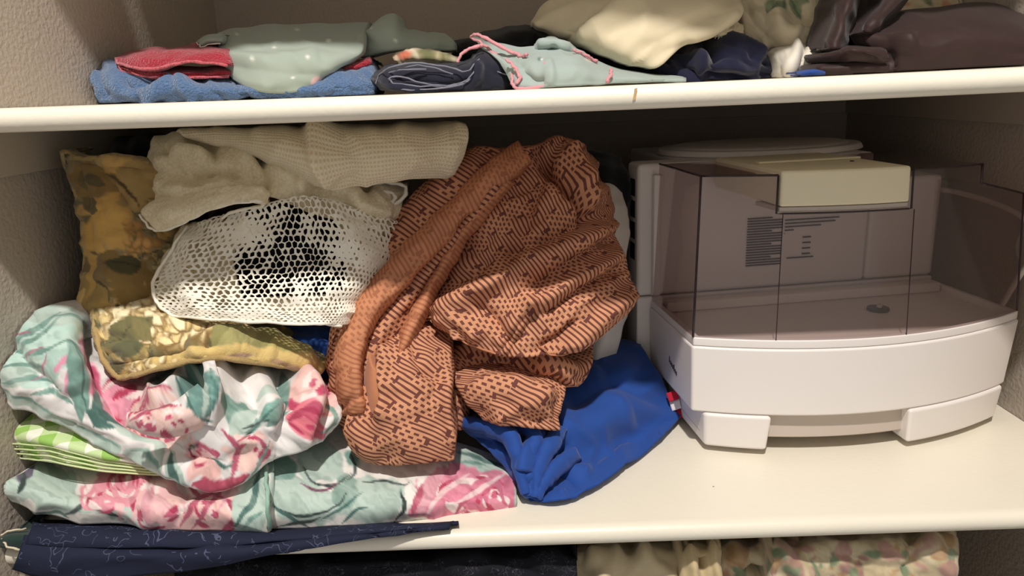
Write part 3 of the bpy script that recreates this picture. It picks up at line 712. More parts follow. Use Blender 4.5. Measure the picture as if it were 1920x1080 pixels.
pu.mott = [((152, 130, 88), 44, 60, .05, 3), ((92, 84, 58), 34, 30, .22, 7), ((172, 140, 86), 30, 50, .22, 11), ((70, 62, 42), 40, 12, .36, 19), ((150, 138, 102), 30, 24, .30, 23)]
pu.blob(210, 400, 40, 70, 10, (170, 136, 78), .4, 1).blob(190, 450, 26, 50, 5, (180, 144, 78), .4, 6).blob(180, 340, 50, 26, 20, (120, 98, 60), .4, 2).blob(230, 520, 60, 40, 0, (112, 92, 56), .5, 3).blob(180, 550, 34, 30, 0, (150, 124, 76), .4, 7)
pu.blob(260, 350, 40, 40, 0, (142, 120, 78), .4, 12).leaf(205, 490, 265, 500, 18, (66, 62, 42), (48, 46, 32)).leaf(160, 370, 190, 400, 12, (92, 82, 54)).leaf(160, 330, 200, 350, 10, (84, 74, 50)).leaf(150, 320, 165, 360, 8, (96, 86, 56))
petals(pu, 235, 300, 400, 470, 22, 5, (7, 12), ((150, 112, 66), (170, 132, 80))); pu.line([(200, 320), (235, 350), (265, 390)], 2.5, (70, 58, 36)).line([(160, 430), (172, 500), (165, 560)], 4, (172, 140, 82)).line([(175, 520), (205, 545)], 4, (80, 70, 46)).line([(150, 590), (160, 540)], 6, (190, 164, 110))
b = MB()
lay(b, [[(117, 286, .175), (150, 298, .17), (200, 296, .165), (280, 306, .175), (345, 310, .2)], [(136, 345, .17), (165, 350, .155), (210, 350, .15), (285, 360, .165), (350, 360, .2)],
        [(154, 410, .165), (180, 415, .145), (220, 415, .14), (290, 420, .16), (350, 420, .2)], [(160, 500, .16), (185, 500, .14), (225, 505, .135), (290, 505, .155), (350, 500, .19)],
        [(146, 588, .15), (175, 592, .14), (220, 585, .14), (290, 575, .155), (350, 570, .18)]],
    [([(150, 305), (172, 400), (178, 500), (165, 585)], -.004, 6, 6), ([(180, 310), (225, 360), (262, 420)], -.006, 12, 12), ([(125, 300), (200, 312), (280, 320)], -.003, 5, 5), ([(200, 380), (215, 450), (210, 540)], .006, 24, 24)],
    [(60, 60, 0, .006, 13), (18, 18, 0, .0015, 9)], wrap=(.02, 0, .05, 0), step=2.8, paintfn=pu, shrink=0.)
q2 = cloth(b, 'quilted_placemat', M['quilt'], 'tan floral quilted placemat standing upright against the left wall', 'placemat', .005, 'tan floral placemats')

M['binding'] = fabric('tan_binding', (176, 150, 100), var=.3, weave=500, bump=.5)
hem(q1, [(176, 564, .155), (179, 615, .112), (190, 662, .087), (206, 692, .076), (228, 709, .071), (262, 702, .061), (330, 684, .056), (410, 672, .059), (510, 684, .087), (590, 700, .122)], .0030, M['binding'], 'binding')
hem(q2, [(280, 306, .175), (200, 296, .166), (150, 298, .171), (118, 287, .176), (137, 345, .171), (155, 410, .166), (161, 500, .161), (147, 586, .151)], .0030, M['binding'], 'binding')

# dark cloth stuffed in the corner behind
M['black'] = fabric('black_cotton', (24, 24, 28), var=.2)
M['navy'] = fabric('navy_jersey', (27, 29, 54), var=.15)
b = MB()
lay(b, [[(205, 262, .33), (260, 256, .33), (330, 262, .33)], [(200, 300, .27), (260, 290, .26), (335, 300, .27)], [(210, 420, .26), (260, 420, .25), (335, 420, .26)], [(215, 600, .26), (260, 610, .25), (335, 600, .26)]],
    wrinkle=[(40, 60, 10, .01, 3)], wrap=(.1, .1, .1, .1), step=8)
cloth(b, 'dark_bundle', M['black'], 'black cloth bundle in the dark corner behind the upright placemat', 'cloth', .003)

# navy cloth seen through the holes of the lace
b = MB()
lay(b, [[(400, 400, .20), (520, 385, .19), (640, 385, .19), (740, 400, .2)], [(390, 470, .165), (520, 460, .155), (640, 460, .155), (750, 470, .18)], [(380, 560, .15), (520, 560, .14), (640, 560, .14), (740, 560, .17)],
        [(390, 620, .16), (520, 640, .15), (640, 640, .16), (720, 640, .18)]], wrinkle=[(70, 50, 30, .01, 3)], wrap=(.05, .05, .05, .05), step=8, dd=.045)
cloth(b, 'navy_bundle', fabric('dark_navy_cotton', (22, 24, 44)), 'dark navy cloth showing through the holes of the lace', 'cloth', .003)
# blue corner under the lace
M['blue'] = fabric('royal_blue_cotton', (36, 74, 150), rough=.75, weave=1600, bump=.08, var=.06, sheen=.15)
b = MB()
lay(b, [[(525, 606, .19), (580, 600, .19), (650, 600, .19)], [(530, 640, .16), (580, 630, .15), (650, 640, .15)], [(550, 668, .145), (590, 672, .135), (650, 680, .135)], [(590, 700, .145), (610, 705, .14), (660, 715, .14)]],
    [([(535, 650), (590, 640), (630, 670)], .006, 16, 10)], [(50, 30, 20, .004, 5)], wrap=(.05, .05, 0, .03), step=4, dd=.01)
cloth(b, 'blue_cloth', M['blue'], 'blue cloth corner peeking out between placemat and white lace', 'cloth', .003)

# cream ribbed knit blanket under the shelf
def knit():
    nt = NT('cream_knit'); uv = nt.uv(); o = nt.obj()
    x = nt.n('ShaderNodeSeparateXYZ', {0: uv})
    u = nt.m('ADD', x.outputs[0], nt.m('MULTIPLY', noise(nt, o, 40., 2.), .004)); v = x.outputs[1]
    row = nt.m('SINE', nt.m('MULTIPLY', v, 6.283/.0046)); st = nt.m('SINE', nt.m('MULTIPLY', u, 6.283/.0036))
    h = nt.m('ADD', nt.m('MULTIPLY', row, .5), nt.m('MULTIPLY', nt.m('MULTIPLY', st, row), .5))
    nt.set(Base_Color=nt.mix(nt.m('MULTIPLY_ADD', h, .5, .5), srgb(226, 208, 168), srgb(250, 240, 212)), Roughness=.9, Sheen_Weight=.3)
    nt.b.inputs['Specular IOR Level'].default_value = .15
    nt.bump(h, .5, .003); return nt.mat
M['knit'] = knit()
b = MB()
lay(b, [[(335, 248, .2), (450, 240, .2), (600, 236, .2), (740, 232, .2), (850, 232, .2)],
        [(335, 250, .155), (455, 246, .135), (600, 246, .115), (740, 246, .115), (868, 246, .15)],
        [(360, 256, .145), (470, 264, .115), (602, 280, .09), (742, 275, .092), (872, 268, .135)],
        [(395, 264, .145), (490, 286, .11), (610, 318, .09), (740, 308, .09), (862, 296, .14)],
        [(428, 274, .155), (515, 304, .125), (622, 350, .105), (738, 336, .105), (838, 328, .15)]],
    [([(585, 232), (592, 280), (622, 348)], .008, 34, 10), ([(640, 240), (650, 300), (660, 340)], -.004, 20, 40), ([(470, 250), (540, 280), (600, 320)], .004, 20, 20), ([(862, 240), (850, 280), (835, 325)], .004, 20, 10)],
    [(90, 60, 30, .005, 4)], wrap=(0, .06, .05, .12), step=2.6, dd=.03, cs=1.6)
cloth(b, 'knit_blanket', M['knit'], 'cream ribbed knit blanket pressed against the shelf above the lace', 'blanket', .004)

# lace tablecloth: gathered crown, net panel of hexagonal holes, second layer behind
def weave_cream():
    nt = NT('lace_cotton'); o = nt.obj(); v = nt.n('ShaderNodeTexVoronoi', {'Vector': o, 'Scale': 330.}).outputs[0]
    nz = noise(nt, o, 50., 3.)
    nt.set(Base_Color=nt.mix(nt.m('MULTIPLY', v, nz), srgb(246, 236, 208), srgb(198, 180, 138)), Roughness=.9, Sheen_Weight=.2)
    nt.b.inputs['Specular IOR Level'].default_value = .15; nt.bump(v, .35, -.002); return nt.mat
M['lace'] = weave_cream(); M['lace_thread'] = fabric('lace_thread', (248, 243, 228), weave=2200, bump=.3, var=.08)
LD = .04
b = MB()
lay(b, [[(292, 258, .175), (350, 240, .175), (440, 262, .16), (520, 295, .15), (600, 325, .15), (690, 342, .155), (764, 345, .18)],
        [(277, 300, .15), (340, 296, .125), (425, 300, .12), (510, 320, .12), (600, 348, .12), (690, 366, .13), (758, 368, .16)],
        [(275, 350, .14), (335, 345, .11), (410, 340, .105), (500, 345, .105), (595, 372, .11), (680, 395, .12), (742, 410, .15)],
        [(270, 385, .13), (328, 380, .10), (395, 368, .092), (480, 362, .09), (590, 400, .115), (680, 430, .12), (742, 440, .15)]],
    [([(300, 300), (345, 285), (400, 300)], .006, 10, 10), ([(340, 330), (400, 318), (450, 330)], -.007, 8, 8), ([(470, 285), (500, 330), (490, 360)], -.007, 8, 8), ([(600, 340), (590, 370), (620, 400)], -.007, 9, 9), ([(640, 360), (660, 400), (700, 420)], -.007, 9, 9), ([(540, 315), (600, 350), (680, 365)], .006, 8, 10), ([(310, 270), (330, 320), (380, 345)], -.007, 16, 12), ([(360, 260), (400, 280), (385, 330)], -.006, 10, 12), ([(430, 270), (480, 310), (560, 340)], .007, 14, 16), ([(545, 300), (575, 335), (560, 365)], .009, 12, 14),
     ([(620, 350), (680, 385), (730, 400)], .007, 16, 16), ([(290, 340), (360, 360), (440, 345)], .006, 16, 12), ([(600, 330), (640, 345), (700, 350)], -.006, 8, 8)],
    [(70, 44, 25, .006, 3), (30, 22, -30, .002, 6)], wrap=(.06, 0, .06, .05), step=2.6, dd=LD, cs=1.7)
# curling flap with a corded edge
lay(b, [[(300, 372, .11), (360, 366, .09), (420, 352, .08), (480, 350, .08), (505, 362, .085)], [(266, 398, .105), (330, 392, .078), (400, 375, .068), (460, 362, .07), (500, 372, .078)],
        [(298, 432, .098), (345, 415, .074), (400, 392, .064), (455, 378, .066), (496, 384, .074)]], [], [(40, 20, -20, .003, 3)], wrap=(.02, .03, .03, .02), step=2.8, dd=LD)
# second layer
for rws in ([[(345, 420, .14), (420, 410, .135), (480, 400, .13)], [(300, 490, .125), (380, 480, .115), (440, 470, .115)], [(290, 540, .115), (380, 540, .10), (450, 540, .105)], [(310, 585, .115), (390, 592, .105), (470, 600, .105)]],
            [[(440, 560, .105), (520, 556, .095), (600, 552, .095), (680, 545, .12)], [(440, 580, .095), (520, 580, .09), (600, 580, .09), (675, 575, .11)], [(440, 600, .1), (520, 605, .095), (600, 606, .095), (660, 602, .11)]],
            [[(630, 395, .13), (690, 400, .135), (745, 420, .15)], [(640, 450, .115), (690, 455, .12), (740, 475, .14)], [(650, 510, .105), (690, 515, .11), (722, 530, .13)], [(640, 570, .1), (670, 575, .11), (695, 580, .125)]]):
    lay(b, rws, [], [(30, 24, 20, .004, 5)], step=4, dd=LD)
lc = cloth(b, 'lace_tablecloth', M['lace'], 'white lace tablecloth with open net panel heaped over the tan placemats', 'tablecloth', .0016)
net = Sheet(np.array([[(352, 424, .115), (420, 402, .098), (500, 382, .09), (580, 368, .095), (660, 388, .105), (745, 415, .14)],
             [(312, 488, .10), (400, 470, .082), (500, 455, .074), (590, 450, .074), (670, 460, .086), (738, 480, .12)],
             [(286, 535, .09), (390, 530, .068), (500, 525, .063), (590, 520, .063), (665, 520, .074), (712, 535, .105)],
             [(300, 574, .078), (400, 574, .052), (500, 578, .046), (590, 578, .046), (650, 575, .058), (690, 575, .09)],
             [(325, 592, .072), (400, 599, .046), (500, 605, .040), (590, 607, .040), (640, 609, .052), (672, 600, .085)]])+np.array([0, 0, LD]),
            [([(610, 375), (650, 440), (690, 500)], .007, 24, 24), ([(420, 480), (520, 540), (640, 540)], .004, 30, 30), ([(370, 440), (350, 520), (370, 580)], .005, 20, 20), ([(560, 400), (575, 450), (600, 500)], -.004, 16, 16)], [(70, 40, 10, .004, 7)])
def net_mesh(sh, nx, ny, hole):
    hx = []; R3 = math.sqrt(3)
    rows = int(ny); vs = {}; cells = []
    w = 1/nx; hgt = 1/ny                       # cell pitch in sheet parameters
    def vid(s, t):
        k = (round(s*1e4), round(t*1e4))
        if k not in vs: vs[k] = len(vs)
        return vs[k]
    for j in range(rows+1):
        for i in range(nx+1):
            cx = (i+.5*(j % 2))*w; cy = j*hgt
            cells.append([(cx+dx*w, cy+dy*hgt) for dx, dy in ((0, -2/3), (.5, -1/3), (.5, 1/3), (0, 2/3), (-.5, 1/3), (-.5, -1/3))])
    pts, faces = [], []
    C6 = np.clip(np.array(cells), 0, 1); n = len(C6)
    cen = C6.mean(1)
    q = sh.px(cen[:, 0], cen[:, 1], grid=False); hs = hole(q[:, 0], q[:, 1])
    ok = (np.ptp(C6[..., 0], axis=1) > .3*w) & (np.ptp(C6[..., 1], axis=1) > .3*hgt)
    jx = lambda a: a
    inner = cen[:, None]+(C6-cen[:, None])*hs[:, None, None]
    # rounder holes
    allp = np.concatenate([C6, inner], 1)       # n,12,2
    S, T = allp[..., 0].ravel(), allp[..., 1].ravel()
    jit = .010; S2 = S+jit*vnoise(S*60, T*60, 3); T2 = T+jit*2*vnoise(S*60+9, T*60, 4)
    def pos(S, T):
        Q = sh.px(S, T, grid=False); return Q, unproj(Q[:, 0], Q[:, 1], Q[:, 2])
    Q, P = pos(S2, T2); e = 1e-3
    Pu = pos(np.clip(S2+e, 0, 1), T2)[1]-pos(np.clip(S2-e, 0, 1), T2)[1]; Pv = pos(S2, np.clip(T2+e, 0, 1))[1]-pos(S2, np.clip(T2-e, 0, 1))[1]
    N = np.cross(Pu, Pv); N /= np.linalg.norm(N, axis=1)[:, None]+1e-12
    N *= np.sign(np.einsum('ij,ij->i', N, CAM-P))[:, None]
    P = P + N*sh.height(Q[:, 0], Q[:, 1])[:, None]
    F = []
    for k in range(n):
        if not ok[k]: continue
        o = k*12
        if hs[k] < .16: F.append(tuple(o+j for j in range(6))); continue
        for j in range(6): F.append((o+j, o+(j+1) % 6, o+6+(j+1) % 6, o+6+j))
    m = MB(); m.add(P, F); return m
def holes(X, Y):
    nz = fbm(X/26, Y/26, 21, 2)
    h = .74 + .25*nz
    c = np.exp(-(((X-565)/85)**2+((Y-480)/75)**2)); h = h + .26*c
    for cx, cy, r, a in ((470, 432, 34, .75), (655, 430, 34, .5), (640, 470, 26, .45), (585, 440, 22, .3), (600, 545, 60, .28), (430, 440, 30, .3), (690, 480, 40, .4), (330, 500, 30, .25), (480, 585, 40, .12), (360, 560, 22, .35)):
        h = h - a*np.exp(-((X-cx)**2+(Y-cy)**2*1.6)/r**2)
    h = h - .16*sstep(545, 600, Y) - .2*(_hash(np.floor(X/3), np.floor(Y/3), 5) > .86)
    return np.clip(h, 0., .9)
nm = net_mesh(net, 40, 25, holes).build('net_panel', M['lace_thread'], smooth=False)
under(nm, lc); so = nm.modifiers.new('thickness', 'SOLIDIFY'); so.thickness = .0016; so.offset = 0
hem(lc, [(352, 424, .150), (330, 455, .14), (310, 490, .136), (287, 530, .126), (296, 570, .114), (325, 592, .108), (400, 599, .084), (500, 605, .078), (590, 608, .078), (640, 610, .09)], .0018, M['lace_thread'])
hem(lc, [(262, 402, 0.1480), (280, 425, 0.1430), (300, 433, 0.1400), (330, 424, 0.1250), (370, 404, 0.1110), (420, 386, 0.1060), (470, 378, 0.1090), (497, 380, 0.1170), (480, 390, 0.1250), (440, 395, 0.1300), (415, 412, 0.1350)], .0017, M['lace_thread'])
hem(lc, [(690, 345, 0.1850), (735, 343, 0.1950), (762, 352, 0.1950), (755, 372, 0.1900), (735, 384, 0.1850), (740, 366, 0.1870), (715, 358, 0.1870)], .0022, M['lace_thread'])

# ======================================================= brown print cloth
def brown_print(name='brown_basket_print', ca=(204, 146, 112), cb=(108, 64, 56)):
    nt = NT(name); o = nt.obj()
    uv = nt.n('ShaderNodeVectorMath', {0: nt.uv()}, operation='ADD')
    wn = nt.n('ShaderNodeVectorMath', {0: nt.n('ShaderNodeTexNoise', {'Vector': o, 'Scale': 16., 'Detail': 1.}).outputs[1]}, operation='SCALE'); wn.inputs[3].default_value = .007
    nt.L.new(wn.outputs[0], uv.inputs[1])
    x = nt.n('ShaderNodeSeparateXYZ', {0: uv.outputs[0]}); u = nt.m('ADD', x.outputs[0], 5.); v = nt.m('ADD', x.outputs[1], 5.)
    p, B, D = .0051, .0250, .0086
    iv = nt.m('FLOOR', nt.m('DIVIDE', v, p)); fv = nt.m('FRACT', nt.m('DIVIDE', v, p))
    bv = nt.m('FLOOR', nt.m('DIVIDE', v, p*4)); sh_ = nt.m('MULTIPLY', nt.m('MODULO', bv, 2.), B*.62)
    uu = nt.m('DIVIDE', nt.m('ADD', u, sh_), B*1.25); bu = nt.m('FLOOR', uu)
    par = nt.m('MODULO', nt.m('ADD', bu, bv), 2.)
    stripe = nt.m('LESS_THAN', fv, .42)
    dash = nt.m('MULTIPLY', nt.m('LESS_THAN', fv, .52), nt.m('LESS_THAN', nt.m('FRACT', nt.m('ADD', nt.m('DIVIDE', u, D), nt.m('MULTIPLY', nt.m('MODULO', iv, 2.), .5))), .58))
    sq = nt.m('MULTIPLY', nt.m('LESS_THAN', nt.m('FRACT', uu), .13), nt.m('LESS_THAN', nt.m('FRACT', nt.m('DIVIDE', v, p*4)), .45))
    pat = nt.m('MAXIMUM', nt.m('ADD', nt.m('MULTIPLY', stripe, par), nt.m('MULTIPLY', dash, nt.m('SUBTRACT', 1., par))), sq)
    g = nt.m('MULTIPLY_ADD', noise(nt, o, 50., 2.), .3, .85); gc = nt.n('ShaderNodeCombineColor', {0: g, 1: g, 2: g}).outputs[0]
    nt.set(Base_Color=nt.mix(1., nt.mix(pat, srgb(*ca), srgb(*cb)), gc, 'MULTIPLY'), Roughness=.8)
    nt.b.inputs['Specular IOR Level'].default_value = .2; nt.bump(noise(nt, o, 1500., 1.), .12, .0015); return nt.mat
M['brown'] = brown_print(); M['brown_back'] = brown_print('brown_print_reverse', (196, 134, 98), (168, 108, 80)); M['brown_hem'] = fabric('brown_plain_side', (190, 128, 92), var=.15); 
b = MB(); RW = 33
cr1 = [([(1040, 275), (1010, 340), (985, 420), (950, 500)], -.006, 14, 22), ([(1130, 400), (1050, 440), (930, 480), (850, 530)], -.007, 10, 14), ([(1165, 500), (1080, 545), (1020, 590)], -.007, 10, 10), ([(880, 560), (930, 600), (960, 650)], -.005, 10, 10), ([(1080, 600), (1050, 630), (1010, 655)], -.006, 8, 8), ([(1000, 280), (1040, 330), (1085, 380), (1110, 420)], -.012, 14, 10), ([(1062, 275), (1095, 340), (1105, 400)], .010, 14, 24), ([(1148, 420), (1060, 460), (960, 505), (830, 585)], .010, 26, 14),
       ([(1150, 440), (1070, 490), (990, 540)], -.008, 12, 12), ([(1160, 470), (1080, 520), (1010, 570)], .008, 22, 12), ([(1010, 562), (975, 615), (945, 662)], .010, 5, 26), ([(1000, 575), (960, 630), (940, 660)], -.006, 10, 5),
       ([(790, 590), (850, 590), (900, 640)], .006, 16, 10), ([(830, 600), (850, 610), (862, 640)], .006, 8, 12), ([(1180, 540), (1120, 600), (1050, 655)], .007, 30, 10), ([(900, 320), (860, 420), (820, 520)], .008, 14, 20),
       ([(990, 300), (950, 400), (870, 500)], -.005, 30, 30)]
lay(b, [[(880, 286, .22), (940, 280, .205), (1000, 268, .20), (1045, 260, .20), (1085, 270, .21), (1115, 300, .235)],
        [(860, 355, .20), (930, 345, .165), (1000, 340, .16), (1060, 335, .155), (1108, 342, .165), (1148, 385, .2)],
        [(838, 435, .185), (910, 425, .13), (980, 425, .125), (1050, 425, .12), (1108, 422, .13), (1152, 436, .17)],
        [(805, 525, .165), (880, 518, .105), (960, 516, .10), (1040, 515, .10), (1110, 505, .115), (1172, 498, .15)],
        [(788, 585, .135), (860, 592, .088), (945, 605, .08), (1030, 595, .08), (1110, 575, .098), (1192, 552, .14)],
        [(792, 600, .112), (862, 634, .082), (942, 666, .07), (1030, 664, .074), (1095, 645, .09), (1165, 598, .13)]],
    cr1, [(90, 40, -32, .006, 4), (40, 20, -20, .002, 9)], wrap=(.08, .03, 0, .06), step=2.6, rot=RW+18, shrink=.05, dd=.03, cs=1.9)
cr2 = [([(985, 292), (890, 395), (800, 505), (715, 620), (672, 720)], .013, 16, 12), ([(950, 290), (850, 390), (760, 500), (675, 610), (645, 700)], -.007, 14, 14), ([(905, 290), (810, 360), (730, 470), (640, 620), (632, 740)], .008, 20, 18)]
lay(b, [[(872, 284, .235), (930, 280, .22), (1000, 280, .21)], [(795, 342, .205), (860, 345, .18), (940, 352, .175)], [(732, 430, .185), (800, 438, .155), (868, 450, .16)],
        [(670, 540, .165), (735, 545, .135), (800, 560, .145)], [(620, 632, .14), (675, 640, .11), (745, 655, .12)], [(622, 720, .115), (660, 730, .085), (710, 745, .095)], [(640, 805, .10), (680, 815, .072), (722, 825, .08)]],
    cr2, [(100, 36, -55, .005, 6)], wrap=(.05, .02, .06, .05), step=3, rot=RW-16, uvo=(.31, .17), shrink=.02)
# broad rolled band, plain side out
bw = [(985, 290, .205), (939, 322, .175), (868, 392, .155), (806, 455, .14), (745, 517, .125), (688, 582, .11), (662, 640, .095), (655, 705, .078), (668, 775, .072)]
rws = []
for k, (x, y, d) in enumerate(bw):
    t = np.array(bw[min(k+1, 8)])-np.array(bw[max(k-1, 0)]); n_ = np.array([t[1], -t[0]])/math.hypot(t[0], t[1]); w = 24+6*math.sin(k*.4)
    if n_[0] > 0: n_ = -n_
    rws.append([(x+n_[0]*w, y+n_[1]*w, d+.012), (x+n_[0]*w*.55, y+n_[1]*w*.55, d-.004), (x, y, d-.008), (x-n_[0]*w*.6, y-n_[1]*w*.6, d-.008), (x-n_[0]*w, y-n_[1]*w, d+.022)])
lay(b, rws, [([(930, 335), (860, 410), (790, 485), (720, 560)], -.003, 10, 10)], [(60, 24, -50, .004, 16)], wrap=(.03, .03, .02, .02), step=3, rot=RW-16, uvo=(.36, .11), shrink=0, m=2)
# inner hem strip standing between band and drape
lay(b, [[(935, 345, .19), (950, 340, .17), (962, 345, .185)], [(862, 425, .17), (878, 420, .148), (892, 430, .16)], [(800, 520, .15), (818, 518, .13), (832, 530, .145)], [(758, 600, .135), (776, 602, .11), (788, 612, .125)], [(726, 672, .11), (740, 680, .085), (752, 690, .10)]],
    [], [(60, 30, -55, .003, 3)], wrap=(.03, .02, .03, .03), step=3, rot=RW-30, uvo=(.51, .27), m=2, shrink=0)
cr3 = [([(700, 660), (712, 720), (700, 780)], -.010, 8, 14), ([(735, 650), (720, 730), (715, 790)], .009, 10, 18), ([(838, 690), (835, 760), (848, 840)], .005, 12, 10), ([(660, 790), (690, 840), (700, 864)], .004, 16, 20), ([(770, 640), (790, 690), (840, 720)], -.005, 12, 12)]
lay(b, [[(700, 630, .145), (770, 612, .13), (842, 628, .14)], [(692, 705, .09), (765, 692, .075), (846, 700, .09)], [(652, 775, .07), (745, 775, .052), (840, 768, .068)], [(656, 825, .062), (755, 828, .044), (850, 825, .06)], [(690, 866, .062), (770, 869, .046), (850, 860, .058)]],
    cr3, [(80, 50, -20, .005, 8)], wrap=(.03, .05, .05, .05), step=3, cs=1.6, rot=RW-2, uvo=(.71, .37), shrink=.03)
# plain under-side showing as a pointed tuck
lay(b, [[(692, 668, .088), (700, 690, .075), (716, 702, .072)], [(684, 715, .082), (700, 725, .066), (722, 728, .065)], [(690, 770, .075), (702, 780, .06), (716, 772, .06)]], wrap=(.02, .02, .02, .02), step=4, m=1, shrink=0)
# stacked folds at the lower right
lay(b, [[(842, 640, .13), (930, 650, .125), (1020, 660, .125), (1112, 635, .14)], [(846, 682, .095), (940, 690, .085), (1030, 692, .085), (1108, 680, .11)], [(858, 706, .09), (945, 712, .078), (1030, 722, .078), (1084, 722, .1)]],
    [([(850, 665), (940, 668), (1030, 690), (1090, 690)], .008, 14, 10), ([(860, 690), (960, 692), (1060, 712)], -.006, 7, 7), ([(1000, 690), (1040, 700), (1075, 718)], .005, 8, 8)], [(90, 26, 8, .006, 5)], wrap=(.02, .04, .04, .06), step=3, rot=RW+22, uvo=(.91, .57), shrink=.02, dd=.045, cs=1.8)
lay(b, [[(846, 700, .13), (920, 700, .12), (1000, 712, .12), (1062, 722, .13)], [(866, 740, .098), (930, 738, .085), (1000, 745, .085), (1056, 765, .10)], [(905, 788, .09), (950, 796, .078), (1000, 802, .078), (1047, 806, .092)]],
    [([(880, 730), (950, 720), (1030, 745)], .007, 12, 16), ([(930, 790), (980, 760), (1045, 740)], .006, 10, 16), ([(1010, 720), (1040, 760), (1045, 800)], -.005, 12, 8)], [(70, 36, 20, .006, 15)], wrap=(.03, .06, .05, .05), step=3, rot=RW-8, uvo=(1.1, .77), shrink=.04, dd=-.004, cs=1.4)
lay(b, [[(835, 690, .13), (855, 700, .115), (880, 700, .12)], [(838, 750, .11), (858, 745, .095), (880, 755, .11)], [(845, 795, .10), (860, 805, .09), (876, 800, .1)]], [([(858, 700), (852, 750), (860, 800)], .006, 8, 8)], wrap=(.03, .05, .04, .04), step=4, dd=.02, rot=RW, uvo=(1.3, .77), shrink=.03)
bc = cloth(b, 'brown_cloth', [M['brown'], M['brown_hem'], M['brown_back']], 'brown basket-weave print cloth draped in folds between lace and appliance', 'cloth', .002)
hem(bc, [(788, 594, 0.1420), (826, 600, 0.1220), (862, 636, 0.1100), (905, 655, 0.1030), (944, 667, 0.0980)], .0011, M['brown_hem'], 'hem_edge')
hem(bc, [(1005, 640, 0.1050), (1032, 664, 0.1030), (1070, 662, 0.1080), (1098, 646, 0.1180)], .0011, M['brown_hem'], 'hem_edge')
hem(bc, [(850, 708, 0.1300), (945, 713, 0.1200), (1030, 724, 0.1200), (1084, 723, 0.1420)], .0011, M['brown_hem'], 'hem_edge')

# bright blue cloth on the bare shelf
b = MB()
crb = [([(1005, 935), (1040, 900), (1090, 860)], -.004, 16, 20), ([(1045, 790), (1010, 850), (1000, 925)], -.012, 10, 16), ([(1110, 690), (1160, 750), (1270, 778)], .003, 16, 16), ([(1120, 680), (1190, 740), (1262, 770)], -.004, 20, 14), ([(1060, 830), (1040, 880), (1075, 915)], -.006, 10, 12),
       ([(1020, 870), (1050, 900), (1060, 925)], .005, 10, 8)]
lay(b, [[(1020, 690, .26), (1100, 660, .275), (1160, 650, .285), (1205, 657, .28)], [(1015, 740, .19), (1095, 710, .205), (1175, 690, .22), (1234, 698, .248)], [(1012, 800, .125), (1080, 780, .145), (1175, 760, .185), (1256, 742, .232)],
        [(1004, 865, .085), (1070, 855, .105), (1160, 830, .155), (1272, 782, .22)], [(992, 932, .046), (1058, 938, .042), (1140, 895, .08), (1240, 822, .168)]],
    crb+[([(1030, 800), (1100, 800), (1180, 770)], .006, 30, 40), ([(1060, 760), (1150, 720), (1230, 700)], -.006, 30, 20), ([(1010, 900), (1060, 880), (1110, 890)], .006, 12, 16), ([(1075, 925), (1050, 890), (1030, 850)], -.008, 8, 8)], [(90, 60, 40, .005, 5)], cs=1.7, wrap=(.03, .04, .03, .02), step=3, shrink=.02)
crl = [([(872, 800), (930, 812), (965, 830), (985, 900)], .013, 14, 12), ([(900, 770), (950, 790), (1000, 785)], .010, 14, 12), ([(1005, 790), (985, 850), (992, 920)], .012, 12, 10), ([(985, 810), (975, 860), (985, 910)], -.010, 8, 8), ([(880, 815), (940, 830), (965, 870)], -.006, 8, 8), ([(1040, 800), (1010, 830), (1005, 880)], .009, 10, 10)]
lay(b, [[(850, 772, .17), (900, 762, .165), (970, 775, .155), (1045, 778, .15)], [(872, 806, .13), (920, 802, .118), (975, 810, .108), (1040, 812, .118)], [(925, 848, .10), (955, 845, .088), (990, 852, .08), (1030, 850, .09)], [(965, 895, .082), (978, 890, .07), (998, 895, .066), (1020, 895, .072)], [(984, 932, .052), (992, 934, .046), (1004, 938, .044), (1018, 938, .046)]],
    crl, [(50, 30, 40, .005, 3)], cs=1.3, wrap=(.04, .02, .04, .02), step=2.6, shrink=.02)
for axp, rp in (([(868, 792, .115), (920, 802, .095), (958, 822, .08), (972, 870, .062), (986, 926, .046)], (9, 15, 15, 11, 6)), ([(905, 775, .135), (955, 790, .115), (1000, 812, .09), (996, 860, .068), (996, 930, .046)], (12, 16, 14, 11, 6)),
                ([(1050, 800, .115), (1034, 832, .085), (1012, 875, .064), (1004, 932, .044)], (12, 15, 13, 7)), ([(1085, 850, .10), (1050, 872, .075), (1022, 905, .055), (1008, 934, .044)], (12, 14, 11, 6))):
    roll(b, axp, rp, -115, 115, 9, step=2.6, wrinkle=[(40, 14, 60, .002, 5)])
bl = cloth(b, 'blue_cloth', M['blue'], 'large royal blue cloth on the shelf beside the white appliance', 'cloth', .0025)
tg = [MB() for _ in range(3)]
for k, cc in enumerate(((186, 34, 58), (226, 220, 222), (160, 30, 50))):
    y0, y1 = 733+17*k, 750+17*k
    f0 = lambda y: 1249+(y-733)*.34; f1 = lambda y: 1270+(y-733)*.22
    lay(tg[k], [[(f0(y0), y0+4, .224), (f1(y0), y0-2, .222)], [(f0((y0+y1)/2), (y0+y1)/2+4, .2215), (f1((y0+y1)/2), (y0+y1)/2-2, .2195)], [(f0(y1), y1+4, .219), (f1(y1), y1-2, .217)]], step=3)
    under(cloth(tg[k], 'ribbon_stripe', fabric('ribbon_%d' % k, cc), None, None, .001), bl)

